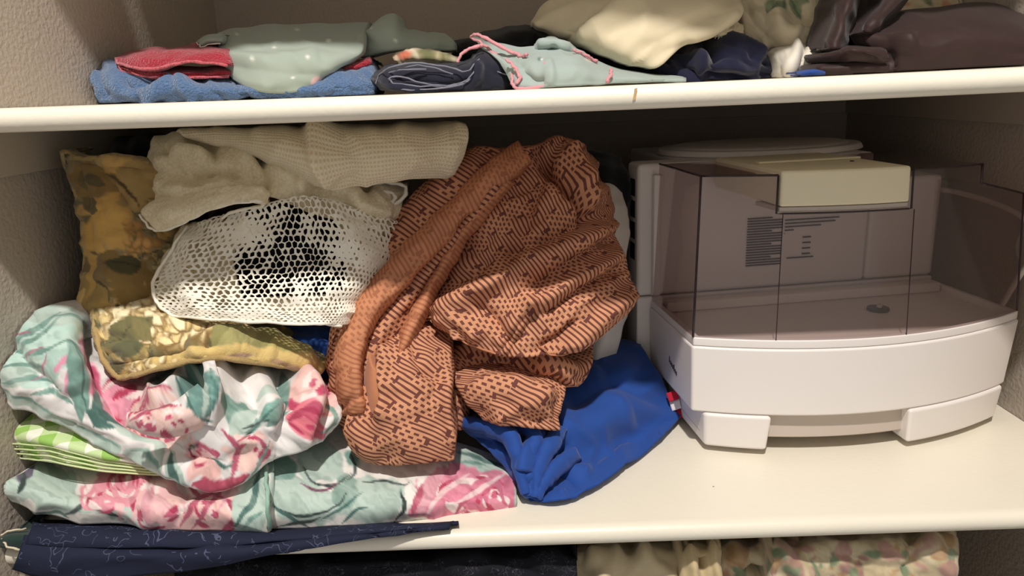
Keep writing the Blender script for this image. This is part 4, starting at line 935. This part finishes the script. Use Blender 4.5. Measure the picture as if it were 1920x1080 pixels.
# white bundle and black cloth wedged behind the brown cloth
M['white'] = fabric('white_cotton', (214, 208, 200), var=.08)
b = MB()
lay(b, [[(1100, 352, .29), (1140, 345, .28), (1166, 362, .29)], [(1100, 420, .25), (1150, 420, .235), (1176, 440, .26)], [(1100, 520, .24), (1155, 520, .225), (1180, 530, .255)], [(1100, 610, .25), (1140, 620, .245), (1168, 610, .26)], [(1105, 680, .255), (1130, 690, .25), (1150, 680, .26)]],
    wrinkle=[(50, 70, 10, .006, 4)], wrap=(.06, .04, .03, .05), step=5)
cloth(b, 'white_bundle', M['white'], 'pale grey cloth bundle squeezed between brown cloth and appliance', 'cloth', .003)
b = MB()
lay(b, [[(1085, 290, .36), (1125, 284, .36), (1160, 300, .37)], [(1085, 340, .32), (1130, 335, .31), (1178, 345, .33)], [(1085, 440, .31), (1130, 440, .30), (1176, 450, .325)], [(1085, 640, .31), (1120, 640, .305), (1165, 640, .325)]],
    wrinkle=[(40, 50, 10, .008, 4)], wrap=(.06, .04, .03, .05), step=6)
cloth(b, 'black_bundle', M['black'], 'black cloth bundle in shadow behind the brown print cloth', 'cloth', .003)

# ======================================================= upper shelf
def terry(name, col):
    nt = NT(name); o = nt.obj(); n1 = noise(nt, o, 420., 2.); n2 = noise(nt, o, 60., 2.)
    c = srgb(*col); f = nt.m('ADD', nt.m('MULTIPLY', n1, .7), nt.m('MULTIPLY', n2, .3))
    nt.set(Base_Color=nt.mix(f, tuple(x*.55 for x in c), tuple(min(1, x*1.4) for x in c)), Roughness=.95, Sheen_Weight=.4)
    nt.b.inputs['Specular IOR Level'].default_value = .1; nt.bump(n1, .9, .005); return nt.mat
M['blue_terry'] = terry('blue_terry', (88, 118, 160)); M['red_terry'] = terry('red_terry', (172, 36, 56)); M['red_edge'] = terry('red_towel_edge', (208, 96, 108))
OFF = 0.215
b = MB()
lay(b, [[(175, 124, .14), (215, 116, .13), (320, 140, .12), (440, 148, .11), (560, 140, .12), (640, 132, .13), (690, 112, .14)],
        [(170, 138, .10), (215, 132, .085), (320, 152, .075), (440, 156, .075), (560, 156, .075), (640, 142, .08), (698, 134, .10)],
        [(178, 165, .08), (230, 168, .055), (320, 164, .055), (440, 168, .055), (560, 168, .055), (640, 162, .06), (700, 155, .085)],
        [(190, 191, .075), (240, 190, .06), (320, 188, .06), (440, 184, .06), (560, 180, .06), (640, 177, .062), (698, 175, .08)]],
    [([(322, 146), (300, 165), (272, 190)], .012, 12, 18), ([(330, 150), (348, 168), (370, 188)], .010, 14, 10), ([(232, 145), (250, 158), (310, 152)], -.012, 8, 10), ([(440, 150), (450, 170), (470, 186)], -.006, 10, 10), ([(180, 120), (190, 150), (205, 188)], -.004, 6, 6),
     ([(640, 130), (620, 150), (610, 176)], .006, 10, 12)], [(40, 16, 10, .004, 3)], wrap=(.1, .08, .1, .1), step=2.6, shrink=.05)
cloth(b, 'blue_towel', M['blue_terry'], 'blue terry towel folded on the upper shelf under the red towel', 'towel', .004)
OFF = 0.225
b = MB()
lay(b, [[(232, 98, .16), (290, 92, .15), (350, 90, .15), (372, 80, .16), (430, 84, .16)], [(218, 106, .10), (285, 100, .08), (345, 100, .075), (385, 98, .075), (430, 100, .08)],
        [(220, 117, .08), (258, 127, .055), (292, 128, .05), (338, 117, .05), (430, 122, .055)]], [], [(60, 20, 0, .003, 3)], wrap=(.06, .01, .08, .03), step=2.6, shrink=.0)
lay(b, [[(226, 122, .10), (290, 128, .095), (345, 126, .095), (430, 126, .095)], [(228, 130, .075), (290, 138, .06), (345, 138, .06), (430, 135, .065)], [(236, 137, .075), (292, 146, .062), (345, 146, .062), (430, 143, .068)]], [], [(60, 16, 0, .002, 3)], wrap=(.05, .05, .06, .03), step=2.6, shrink=.0)
lay(b, [[(612, 138, .10), (650, 122, .10), (692, 108, .12)], [(614, 143, .085), (652, 128, .085), (694, 114, .10)], [(616, 148, .085), (654, 134, .085), (695, 120, .10)]], wrap=(.05, .03, .02, .02), step=4)
rt = cloth(b, 'red_towel', M['red_terry'], 'red terry towel folded double on top of the blue towel', 'towel', .003)
hem(rt, [(219, 110, .088), (222, 118, .072), (256, 128, .05), (292, 129, .046), (336, 118, .046), (383, 118, .048), (428, 123, .05)], .0018, M['red_edge'], 'towel_edge')
hem(rt, [(224, 122, .07), (232, 134, .07), (292, 146, .057), (345, 146, .057), (428, 143, .062)], .0018, M['red_edge'], 'towel_edge')

M['mint'] = fabric('mint_cotton', (156, 170, 160), var=.05, weave=1600, bump=.08, spec=.1)
pm = Print((158, 170, 160), 0.)
for x, y in ((444, 64), (557, 55), (617, 76), (615, 77), (478, 116), (515, 93), (578, 114), (549, 146), (741, 77), (700, 60)): pm.blob(x, y, 3.2, 2.0, 0, (226, 228, 218), .2, int(x))
pm.blob(590, 152, 12, 7, -30, (214, 178, 176), .4, 3)
M['mint_print'] = fabric('mint_dotted_cotton', attr=True, var=.05, weave=1600, bump=.08, spec=.1)
OFF = 0.235
b = MB()
lay(b, [[(410, 64, .20), (440, 52, .19), (520, 46, .19), (620, 46, .20), (690, 44, .21)], [(410, 78, .13), (460, 78, .10), (540, 74, .10), (620, 70, .11), (682, 64, .13)],
        [(416, 102, .09), (470, 104, .055), (545, 102, .05), (625, 98, .06), (680, 86, .09)], [(426, 126, .07), (480, 132, .035), (545, 132, .03), (610, 126, .04), (672, 104, .075)],
        [(440, 148, .06), (476, 168, .035), (530, 174, .03), (585, 163, .038), (634, 124, .065)]],
    [([(425, 105), (520, 112), (600, 100)], .006, 10, 22), ([(440, 124), (520, 135), (600, 140)], -.004, 12, 12), ([(430, 130), (460, 150), (520, 165)], .003, 10, 10)], [(80, 40, 10, .003, 4)], wrap=(.06, .03, .05, .02), step=2.6, paintfn=pm, shrink=0.)
lay(b, [[(676, 66, .17), (705, 44, .17), (735, 32, .18), (758, 55, .19), (800, 60, .20), (834, 66, .21)], [(677, 84, .14), (705, 68, .13), (738, 58, .13), (765, 72, .14), (805, 76, .15), (850, 78, .17)], [(678, 108, .13), (710, 98, .12), (740, 94, .12), (770, 93, .13), (810, 94, .14), (854, 92, .16)]],
    [([(690, 70), (720, 45), (745, 38)], .006, 10, 10)], [(50, 24, 0, .003, 7)], wrap=(.06, .04, .03, .03), step=3, paintfn=pm, shrink=0.)
mc = cloth(b, 'mint_cloth', M['mint_print'], 'mint green cloth with tiny white dots draped over the red and blue towels', 'cloth', .002)
OFF = 0.235
b = MB()
lay(b, [[(370, 78, .13), (388, 67, .12), (416, 64, .12)], [(374, 82, .10), (390, 74, .095), (416, 74, .09)], [(378, 88, .10), (392, 82, .10), (418, 82, .10)]], wrap=(.05, .0, .04, .02), step=2)
lay(b, [[(372, 86, .115), (392, 90, .11), (418, 90, .11)], [(380, 94, .098), (394, 98, .095), (418, 98, .095)], [(388, 100, .10), (400, 102, .1), (420, 102, .1)]], wrap=(.04, .03, .02, .02), step=2)
under(cloth(b, 'cuff', M['mint'], None, None, .002), mc)
hem(mc, [(369, 79, .10), (378, 88, .094), (392, 84, .092), (414, 82, .09)], .0008, fabric('white_piping', (226, 226, 214)), 'piping')
hem(mc, [(374, 86, .10), (386, 99, .092), (402, 102, .092), (418, 101, .092)], .0008, M['gingham_edge'], 'piping')

M['denim'] = fabric('dark_denim', (32, 34, 50), weave=900, bump=.3, var=.25); M['denim_edge'] = fabric('denim_edge', (120, 122, 138), var=.2)
OFF = 0.200
b = MB()
lay(b, [[(700, 136, .15), (725, 126, .14), (775, 116, .14), (835, 118, .14), (880, 112, .15), (905, 92, .16), (940, 104, .16), (968, 132, .16)],
        [(698, 148, .10), (724, 134, .08), (775, 128, .075), (835, 130, .075), (882, 122, .08), (906, 104, .09), (938, 120, .09), (968, 146, .11)],
        [(704, 158, .085), (728, 150, .06), (775, 148, .055), (835, 150, .055), (884, 142, .06), (908, 130, .07), (936, 145, .075), (966, 158, .09)],
        [(712, 168, .08), (735, 169, .06), (775, 170, .058), (835, 169, .058), (884, 168, .062), (908, 167, .07), (936, 166, .075), (965, 166, .09)]],
    [([(735, 146), (790, 152), (850, 158), (890, 140)], -.012, 8, 8), ([(725, 158), (780, 166), (850, 162)], .006, 8, 6), ([(896, 120), (890, 145), (870, 165)], .008, 8, 12)], [(50, 20, 10, .003, 3)], wrap=(.08, .06, .08, .08), step=2.6, shrink=.03)
dn = cloth(b, 'denim_cloth', M['denim'], 'dark denim rolled up on the upper shelf beside the blue towel', 'cloth', .003)
for ln in ([(705, 157), (712, 140), (730, 128), (774, 118), (818, 122), (868, 134), (885, 128), (898, 113), (912, 128), (963, 142)], [(870, 158), (843, 161), (796, 157), (752, 144), (730, 146), (738, 156), (790, 162), (850, 160), (884, 142), (895, 118)],
           [(719, 157), (745, 166), (790, 169), (869, 157), (897, 124)], [(712, 150), (720, 140), (750, 132), (800, 130)], [(745, 126), (800, 124), (850, 140)]):
    hem(dn, [(x, y, .052 if 720 < x < 890 else .075) for x, y in ln], .0009, M['denim_edge'], 'frayed_edge')
OFF = 0.200
b = MB()
lay(b, [[(850, 80, .32), (905, 62, .32), (970, 54, .32), (1040, 52, .32), (1090, 60, .32)], [(850, 95, .26), (905, 80, .25), (970, 74, .25), (1040, 72, .25), (1090, 78, .26)], [(850, 140, .25), (905, 140, .24), (970, 140, .24), (1040, 140, .24), (1090, 140, .25)], [(855, 166, .25), (905, 164, .24), (970, 162, .24), (1040, 160, .24), (1090, 158, .25)]],
    [], [(60, 14, -8, .008, 3)], wrap=(.1, .05, .1, .1), step=5)
cloth(b, 'black_cloth', M['black'], 'folded black cloth behind the pink-trimmed mint cloth', 'cloth', .003)
pf = Print((170, 160, 130), .3); pf.blob(758, 106, 14, 6, -15, (196, 110, 84), .3, 1).blob(800, 104, 16, 5, 10, (122, 122, 84), .3, 2).blob(775, 100, 18, 3, -5, (226, 216, 190), .2, 3).blob(835, 110, 12, 4, 10, (120, 116, 78), .3, 4).blob(742, 110, 6, 6, 0, (224, 196, 170), .3, 5)
OFF = 0.190
b = MB()
lay(b, [[(735, 104, .16), (770, 93, .16), (812, 96, .16), (858, 108, .17)], [(740, 112, .13), (772, 104, .12), (814, 106, .12), (860, 114, .13)], [(748, 120, .125), (776, 118, .12), (816, 118, .12), (862, 122, .13)], [(748, 165, .14), (776, 165, .14), (816, 165, .14), (862, 164, .14)]], [([(745, 110), (780, 100), (850, 112)], .004, 6, 6)], [(20, 10, 10, .002, 2)], wrap=(.04, .03, .03, .02), step=2.5, paintfn=pf)
cloth(b, 'print_scrap', M['print'], 'small orange and olive printed cloth tucked behind the denim', 'cloth', .002)

M['pink_trim'] = fabric('pink_trim', (214, 148, 156), weave=900, bump=.5)
OFF = 0.170
b = MB(); pg = Print((160, 174, 170), 0.); pg.blob(1012, 112, 4, 5, 0, (90, 120, 110), .5, 1).blob(1016, 113, 3, 3, 0, (240, 236, 230), .2, 2).blob(1105, 113, 8, 3, 15, (222, 206, 204), .3, 4)
lay(b, [[(884, 68, .16), (912, 74, .15), (966, 88, .14), (1004, 88, .13), (1040, 88, .13), (1078, 92, .14), (1122, 116, .15), (1180, 134, .15), (1285, 147, .15)],
        [(905, 88, .13), (935, 98, .115), (968, 108, .10), (1004, 108, .085), (1040, 108, .08), (1080, 110, .085), (1124, 128, .10), (1182, 141, .11), (1285, 149, .12)],
        [(940, 118, .10), (955, 125, .085), (980, 130, .07), (1008, 132, .06), (1040, 132, .055), (1082, 132, .06), (1126, 142, .075), (1184, 148, .09), (1285, 151, .11)],
        [(963, 160, .075), (972, 164, .065), (990, 166, .06), (1012, 165, .055), (1040, 162, .052), (1082, 160, .058), (1128, 157, .07), (1184, 154, .09), (1285, 152, .11)]],
    [([(900, 75), (950, 105), (985, 125)], -.006, 8, 8), ([(980, 130), (1000, 150), (1025, 150)], -.008, 8, 8), ([(1030, 110), (1035, 140), (1030, 160)], .005, 6, 14)], [(60, 30, 10, .003, 3)], wrap=(.06, .04, .03, .03), step=2.6, paintfn=pg, shrink=0)
lay(b, [[(1002, 88, .15), (1018, 74, .15), (1050, 76, .15), (1080, 92, .16)], [(1004, 92, .12), (1020, 80, .11), (1050, 84, .11), (1082, 98, .12)], [(1010, 96, .12), (1024, 90, .115), (1052, 94, .115), (1084, 104, .12)]], [([(1008, 84), (1030, 78), (1070, 90)], .004, 6, 5)], [(20, 10, 0, .002, 2)], wrap=(.04, .03, .03, .02), step=2.5, paintfn=pg, shrink=0)
ms = cloth(b, 'mint_napkin', M['mint_print'], 'pale mint cloth with pink scalloped trim spilling over the shelf edge', 'cloth', .002)
for ln, d in (([(883, 69), (912, 88), (927, 102), (952, 120), (960, 128), (971, 139), (985, 150), (1014, 146), (1025, 138), (1022, 117)], (.14, .085, .062)), ([(884, 68), (894, 65), (912, 73), (960, 98), (978, 106), (989, 102)], (.13, .11, .085)),
              ([(961, 138), (962, 160), (978, 167), (1025, 159), (1027, 138)], (.075, .058, .05)), ([(1076, 93), (1100, 105), (1118, 116)], (.10, .11, .12)), ([(1146, 128), (1145, 140), (1138, 154)], (.08, .075, .066)), ([(858, 117), (869, 98), (894, 88), (905, 84)], (.10, .11, .11)), ([(950, 110), (966, 128), (975, 146), (968, 156)], (.075, .065, .062))):
    n = len(ln); hem(ms, [(x, y, np.interp(i/(n-1), (0, .5, 1), d)) for i, (x, y) in enumerate(ln)], .0021, M['pink_trim'], 'scalloped_trim', n=8)

M['cream'] = fabric('cream_cotton', (214, 202, 174), var=.05, weave=1500, bump=.1)
OFF = 0.245
b = MB()
lay(b, [[(996, 40, .16), (1030, 2, .16), (1130, -30, .16), (1260, -40, .16), (1388, -12, .17)], [(1002, 44, .13), (1050, 30, .11), (1140, 10, .09), (1260, 0, .09), (1390, 8, .12)],
        [(1018, 54, .12), (1080, 60, .085), (1160, 50, .06), (1260, 38, .065), (1390, 24, .11)], [(1060, 70, .11), (1115, 84, .075), (1180, 92, .05), (1262, 76, .06), (1380, 36, .11)], [(1068, 76, .115), (1126, 97, .08), (1222, 127, .05), (1276, 88, .07), (1372, 42, .12)]],
    [([(1080, 66), (1120, 40), (1170, 5), (1200, -20)], .008, 8, 22), ([(1060, 64), (1090, 52), (1130, 20)], -.005, 8, 10), ([(1386, 20), (1350, 45), (1290, 78)], .004, 8, 8), ([(1200, 100), (1280, 50), (1360, 20)], -.003, 18, 18)], [(90, 40, -30, .004, 3)], cs=1.7, wrap=(.08, .03, .05, .05), step=2.8, shrink=0)
cp_ = cloth(b, 'cream_pillowcase', M['cream'], 'cream pillowcase folded with a drooping corner over navy cloths', 'pillowcase', .003)
OFF = 0.260
b = MB()
crn = [([(1180, 115), (1260, 135), (1330, 146)], .006, 8, 8), ([(1310, 90), (1340, 110), (1330, 130)], -.010, 10, 10), ([(1350, 75), (1390, 90), (1430, 110)], .009, 10, 12), ([(1290, 110), (1350, 125), (1420, 130)], .006, 8, 8), ([(1300, 100), (1320, 115), (1310, 140)], .007, 8, 8), ([(1270, 130), (1340, 140), (1400, 142)], -.006, 6, 6)]
lay(b, [[(1078, 80, .17), (1150, 104, .17), (1220, 112, .16), (1290, 84, .16), (1350, 66, .17), (1400, 66, .18), (1432, 88, .19)], [(1090, 90, .13), (1160, 114, .12), (1230, 118, .105), (1295, 100, .10), (1352, 88, .10), (1404, 86, .11), (1446, 104, .14)],
        [(1140, 118, .12), (1200, 130, .105), (1250, 134, .09), (1305, 124, .075), (1355, 116, .075), (1408, 112, .085), (1458, 122, .12)], [(1230, 150, .12), (1262, 150, .105), (1290, 150, .09), (1325, 149, .08), (1365, 148, .08), (1410, 146, .09), (1460, 143, .12)]],
    crn, [(34, 20, 20, .006, 5)], cs=1.4, wrap=(.06, .05, .05, .06), step=2.6, shrink=.03)
cloth(b, 'navy_garment', M['navy'], 'crumpled navy jersey garment under the drooping cream pillowcase', 'clothes', .003)
OFF = 0.210
b = MB()
rl_ = []
for k, a_ in enumerate(np.linspace(-.3, 2*math.pi-1.2, 13)):
    R_ = 1
    rl_.append([(1408+30*math.cos(a_)*R_+13*j, 76-30*math.sin(a_)*R_-j*1.5, .20+.03*j) for j in range(3)])
lay(b, rl_, [], [(30, 14, 0, .003, 5)], wrap=(0, 0, .0, .06), step=3, shrink=0)
cloth(b, 'navy_roll', fabric('blue_black_jersey', (22, 22, 36)), 'rolled blue-black cloth standing behind the navy garment', 'cloth', .004)
OFF = 0.240
b = MB()
lay(b, [[(1330, 58, .15), (1362, 44, .15), (1392, 44, .16)], [(1338, 64, .13), (1366, 58, .125), (1394, 58, .14)], [(1360, 68, .13), (1376, 72, .13), (1392, 75, .14)]], [], [(8, 8, 0, .003, 3)], wrap=(.04, .03, .02, .02), step=1.5, shrink=0)
fr = cloth(b, 'fringe_scrap', M['lace'], 'scrap of cream fringe peeping out under the pillowcase corner', 'cloth', .0015)
for k in range(9): hem(fr, [(1340+6*k, 60+1.2*k, .128), (1342+6*k, 68+1.1*k, .125), (1341+6*k, 72+.9*k, .127)], .0007, M['lace_thread'], 'fringe_thread', 4, 3)

pc = Print((206, 194, 168), .2)
for q in ((1450, -5, 1440, 26), (1462, 2, 1438, 30), (1480, 0, 1504, 34), (1490, -4, 1512, 14), (1470, 0, 1466, 22)): pc.leaf(*q, 9, (128, 142, 112), (92, 108, 84))
OFF = 0.130
b = MB()
lay(b, [[(1385, -60, .36), (1440, -60, .35), (1500, -60, .35), (1565, -60, .35), (1610, -60, .36)], [(1390, 0, .31), (1440, 0, .29), (1500, 0, .28), (1565, 0, .28), (1610, 0, .3)], [(1396, 50, .28), (1440, 50, .26), (1500, 50, .245), (1560, 45, .25), (1610, 45, .28)], [(1400, 84, .27), (1456, 84, .25), (1500, 84, .235), (1556, 66, .24), (1610, 60, .27)], [(1400, 100, .28), (1456, 98, .27), (1500, 96, .26), (1556, 80, .26), (1610, 76, .28)]],
    [([(1455, 20), (1470, 60), (1500, 72)], .012, 16, 16), ([(1490, 62), (1520, 66), (1556, 60)], .010, 8, 8), ([(1505, -10), (1530, 20), (1560, 40)], .008, 14, 14), ([(1400, 10), (1410, 40), (1440, 70)], -.006, 10, 10)], [(60, 40, 30, .006, 3)], wrap=(.05, .05, .04, .04), step=3, paintfn=pc, shrink=0)
cloth(b, 'floral_curtain', M['print'], 'cream cloth with grey-green leaf print behind the navy garment', 'cloth', .003)
OFF = 0.120
b = MB(); pw = Print((226, 220, 208), .2); pw.blob(1530, 80, 10, 8, 0, (190, 196, 186), .3, 5)
lay(b, [[(1452, 92, .26), (1480, 88, .25), (1510, 78, .25), (1552, 66, .26)], [(1456, 104, .23), (1482, 98, .21), (1512, 92, .21), (1552, 86, .23)], [(1460, 124, .22), (1484, 120, .195), (1514, 116, .195), (1550, 108, .22)], [(1464, 143, .22), (1486, 142, .20), (1516, 140, .20), (1548, 138, .22)]],
    [([(1500, 80), (1492, 110), (1480, 140)], .010, 8, 10), ([(1520, 74), (1530, 100), (1515, 130)], .009, 8, 8), ([(1508, 80), (1506, 110), (1500, 140)], -.008, 6, 6)], [(26, 18, 60, .0022, 4)], wrap=(.05, .04, .04, .04), step=2.5, paintfn=pw, shrink=0)
cloth(b, 'white_cloth', M['print'], 'crumpled white cloth between the navy garment and brown satin', 'cloth', .003)
OFF = 0.100
b = MB()
lay(b, [[(1500, 136, .16), (1525, 131, .16), (1545, 132, .16)], [(1505, 138, .14), (1526, 134, .13), (1546, 135, .14)], [(1508, 141, .14), (1528, 140, .135), (1546, 139, .14)]], wrap=(.03, .03, .02, .02), step=3)
cloth(b, 'blue_scrap', M['blue'], 'sliver of dark blue cloth under the left end of the brown satin', 'cloth', .002)

def satin():
    nt = NT('brown_satin'); o = nt.obj()
    nt.set(Base_Color=nt.mix(noise(nt, o, 30., 2.), srgb(46, 31, 31), srgb(56, 39, 38)), Roughness=.55, Sheen_Weight=.1); nt.b.inputs['Specular IOR Level'].default_value = .25
    nt.bump(noise(nt, o, 1800., 1.), .06, .001); return nt.mat
OFF = 0.130
M['satin'] = satin(); b = MB()
lay(b, [[(1610, 66, .20), (1660, 40, .20), (1700, 20, .21), (1760, 10, .22), (1836, 4, .22), (1930, 22, .21)], [(1612, 70, .14), (1662, 60, .13), (1705, 42, .13), (1765, 34, .13), (1840, 30, .13), (1935, 44, .13)],
        [(1640, 92, .115), (1672, 88, .10), (1710, 76, .09), (1770, 68, .085), (1845, 64, .085), (1940, 76, .085)], [(1650, 118, .11), (1676, 115, .095), (1712, 108, .085), (1772, 102, .08), (1846, 98, .08), (1944, 104, .08)], [(1640, 134, .11), (1672, 132, .095), (1712, 130, .085), (1772, 127, .08), (1846, 123, .08), (1946, 119, .08)]],
    [([(1610, 68), (1660, 78), (1720, 74)], .008, 8, 16), ([(1670, 90), (1672, 120), (1680, 132)], -.006, 8, 10)], [(110, 40, -5, .004, 3)], wrap=(.1, .06, .03, 0), step=3, shrink=0)
lay(b, [[(1552, 98, .17), (1600, 84, .16), (1650, 86, .16)], [(1548, 102, .12), (1600, 90, .09), (1660, 96, .095)], [(1552, 110, .115), (1600, 100, .085), (1664, 108, .09)], [(1556, 116, .125), (1600, 112, .095), (1655, 118, .10)]], [([(1570, 106), (1610, 102), (1648, 110)], -.006, 5, 5)], [(60, 16, 0, .002, 3)], wrap=(.04, .04, .06, .02), step=2.5, shrink=0)
lay(b, [[(1550, 118, .15), (1600, 116, .14), (1660, 118, .14)], [(1538, 126, .115), (1600, 122, .10), (1665, 122, .10)], [(1538, 138, .115), (1600, 136, .10), (1665, 133, .10)]], [], [(60, 16, 0, .002, 4)], wrap=(.04, .06, .06, .02), step=3, shrink=0)
lay(b, [[(1588, -50, .20), (1606, -50, .17), (1624, -50, .21)], [(1576, 0, .18), (1594, 0, .15), (1610, 0, .19)], [(1562, 46, .16), (1580, 48, .13), (1598, 50, .17)], [(1549, 92, .15), (1566, 92, .12), (1588, 90, .16)]], [([(1580, 0), (1570, 45), (1556, 88)], .004, 8, 8)], [(30, 50, 0, .003, 5)], wrap=(.03, .03, .06, .04), step=3, shrink=0)
lay(b, [[(1600, -40, .24), (1640, -40, .235), (1690, -40, .24)], [(1590, 30, .21), (1620, 30, .20), (1650, 20, .21)], [(1575, 88, .19), (1600, 86, .18), (1640, 80, .19)]], wrap=(.03, .03, .03, .03), step=4, shrink=0)
lay(b, [[(1672, -40, .19), (1700, -40, .155), (1724, -30, .19)], [(1648, 10, .175), (1672, 6, .135), (1692, 10, .18)], [(1622, 48, .155), (1640, 42, .12), (1664, 44, .16)], [(1606, 64, .145), (1626, 60, .115), (1650, 66, .15)]], [([(1690, -10), (1655, 30), (1620, 58)], .005, 8, 8)], [(40, 30, -50, .003, 7)], wrap=(.03, .03, .05, .04), step=3, shrink=0)
cloth(b, 'brown_satin_cloth', M['satin'], 'dark brown satin cloth folded at the right end of the upper shelf', 'cloth', .003)
pq = Print((204, 190, 160), .2)
for k, (x, y) in enumerate(((1700, 8), (1740, 4), (1775, 6), (1810, -4), (1860, 0))): pq.blob(x, y, 9, 6, 20*k, ((190, 140, 110), (126, 138, 108))[k % 2], .4, k)
OFF = 0.100
b = MB()
lay(b, [[(1660, -80, .38), (1760, -80, .38), (1860, -80, .38), (1890, -80, .36)], [(1660, -10, .34), (1760, -10, .33), (1860, -10, .33), (1890, -5, .33)], [(1660, 40, .32), (1760, 40, .31), (1860, 40, .31), (1890, 40, .32)], [(1665, 128, .32), (1760, 126, .31), (1850, 122, .31), (1905, 120, .32)]], [], [(60, 40, 0, .006, 3)], wrap=(.05, .04, .04, .0), step=4, paintfn=pq, shrink=0)
cloth(b, 'floral_bedding', M['print'], 'cream flower-print bedding behind the brown satin on the right', 'cloth', .003)

# ======================================================= compartment below
def drop(x0, x1, y0, y1, dep, zb=-.418, n=5, jit=0):
    """front of a soft pile: from its top edge down to the shelf below"""
    rows = []
    for (t, d) in ((0, .10), (.25, .03), (1, 0)):
        rows.append([(x0+(x1-x0)*i/(n-1), y0+(y1-y0)*i/(n-1)+(0, 12, 45)[(0, .25, 1).index(t)], dep+d) for i in range(n)])
    P = [unproj(*q) for q in rows[-1]]
    for f, o in ((.35, -.012), (.7, -.008), (1, .0)):
        r = []
        for p in P:
            z = p[2]+(zb-p[2])*f; q = (p[0], p[1]+o, z); a_, b_ = to_px(q); r.append((float(a_), float(b_), q[1]))
        rows.append(r)
    return rows
OFF = 0.000
b = MB(); lay(b, drop(330, 1080, 1046, 1022, .02), [], [(90, 40, 5, .010, 3)], wrap=(.2, .05, .1, .1), step=7, shrink=.02)
cloth(b, 'black_veined_cloth', M['black_vein'], 'black cloth with pale vein print in the compartment below', 'cloth', .003)
M['beige'] = fabric('beige_cotton', (208, 192, 158), var=.06)
OFF = 0.000
b = MB(); lay(b, drop(1072, 1292, 1026, 1018, .05), [([(1100, 1040), (1130, 1060), (1120, 1090)], .012, 16, 16), ([(1160, 1030), (1150, 1060), (1120, 1085)], .010, 10, 14), ([(1200, 1035), (1230, 1065), (1270, 1080)], .012, 14, 14)], [(60, 40, 40, .008, 4)], wrap=(.2, .05, .05, .05), step=4, shrink=.02)
cloth(b, 'beige_blouse', M['beige'], 'beige gathered cotton garment below the shelf beside the black cloth', 'clothes', .003)
OFF = 0.000
b = MB(); lay(b, drop(1280, 1350, 1018, 1014, .03), [([(1292, 1030), (1300, 1060), (1296, 1100)], .012, 8, 8), ([(1335, 1024), (1342, 1060), (1350, 1090)], .010, 6, 6), ([(1312, 1040), (1314, 1070)], -.012, 8, 8)], [(30, 60, 0, .004, 4)], wrap=(.2, .05, .05, .05), step=3, shrink=.02)
cloth(b, 'beige_strap', fabric('tan_cotton', (200, 180, 140)), 'tan folded cloth strip between beige garment and floral bedding below', 'cloth', .003)
pd = Print((196, 180, 146), .2); rn = random.Random(9)
for k in range(150): pd.blob(rn.uniform(1350, 1800), rn.uniform(1015, 1100), rn.uniform(7, 20), rn.uniform(5, 12), rn.uniform(0, 180), rn.choice([(184, 146, 132), (132, 146, 116), (186, 152, 114), (208, 194, 162), (168, 132, 122), (204, 188, 154)]), .4, k)
OFF = 0.000
b = MB(); lay(b, drop(1352, 1500, 1012, 1006, .06), [([(1362, 1030), (1400, 1050), (1440, 1035), (1480, 1060)], .014, 12, 14), ([(1400, 1055), (1430, 1075)], -.015, 12, 12)], [(60, 40, 20, .008, 4)], wrap=(.2, .05, .05, .05), step=3, paintfn=pd, shrink=.02)
lay(b, drop(1450, 1790, 1010, 996, .03), [([(1460, 1030), (1480, 1060), (1520, 1080)], .014, 12, 12), ([(1700, 1010), (1710, 1050), (1690, 1080)], -.008, 12, 12), ([(1740, 1010), (1760, 1050), (1790, 1075)], .010, 12, 16)], [(70, 50, 20, .008, 6)], wrap=(.2, .05, .05, .05), step=3, paintfn=pd, shrink=.02)
cloth(b, 'floral_quilt', M['print'], 'faded flower-print quilt stuffed below the shelf on the right', 'quilt', .004)
OFF = 0.000
b = MB(); po = Print((40, 58, 54), 0.)
lay(b, [[(-6, 1002, .02), (20, 994, .02), (60, 992, .03)], [(-8, 1012, -.004), (20, 1008, -.006), (58, 1008, .0)], [(-6, 1024, -.004), (20, 1028, -.006), (50, 1030, -.004)]], wrap=(.03, .02, 0, .02), step=3, paintfn=po)
gs = cloth(b, 'green_scrap', M['print'], 'small dark green cloth with cream edging at the left end of the shelf', 'cloth', .002)
hem(gs, [(2, 1004, .0), (22, 994, .004), (50, 992, .012)], .0012, M['cream'], 'edging'); hem(gs, [(4, 1010, -.006), (16, 1024, -.010), (46, 1032, -.008)], .0012, M['cream'], 'edging')
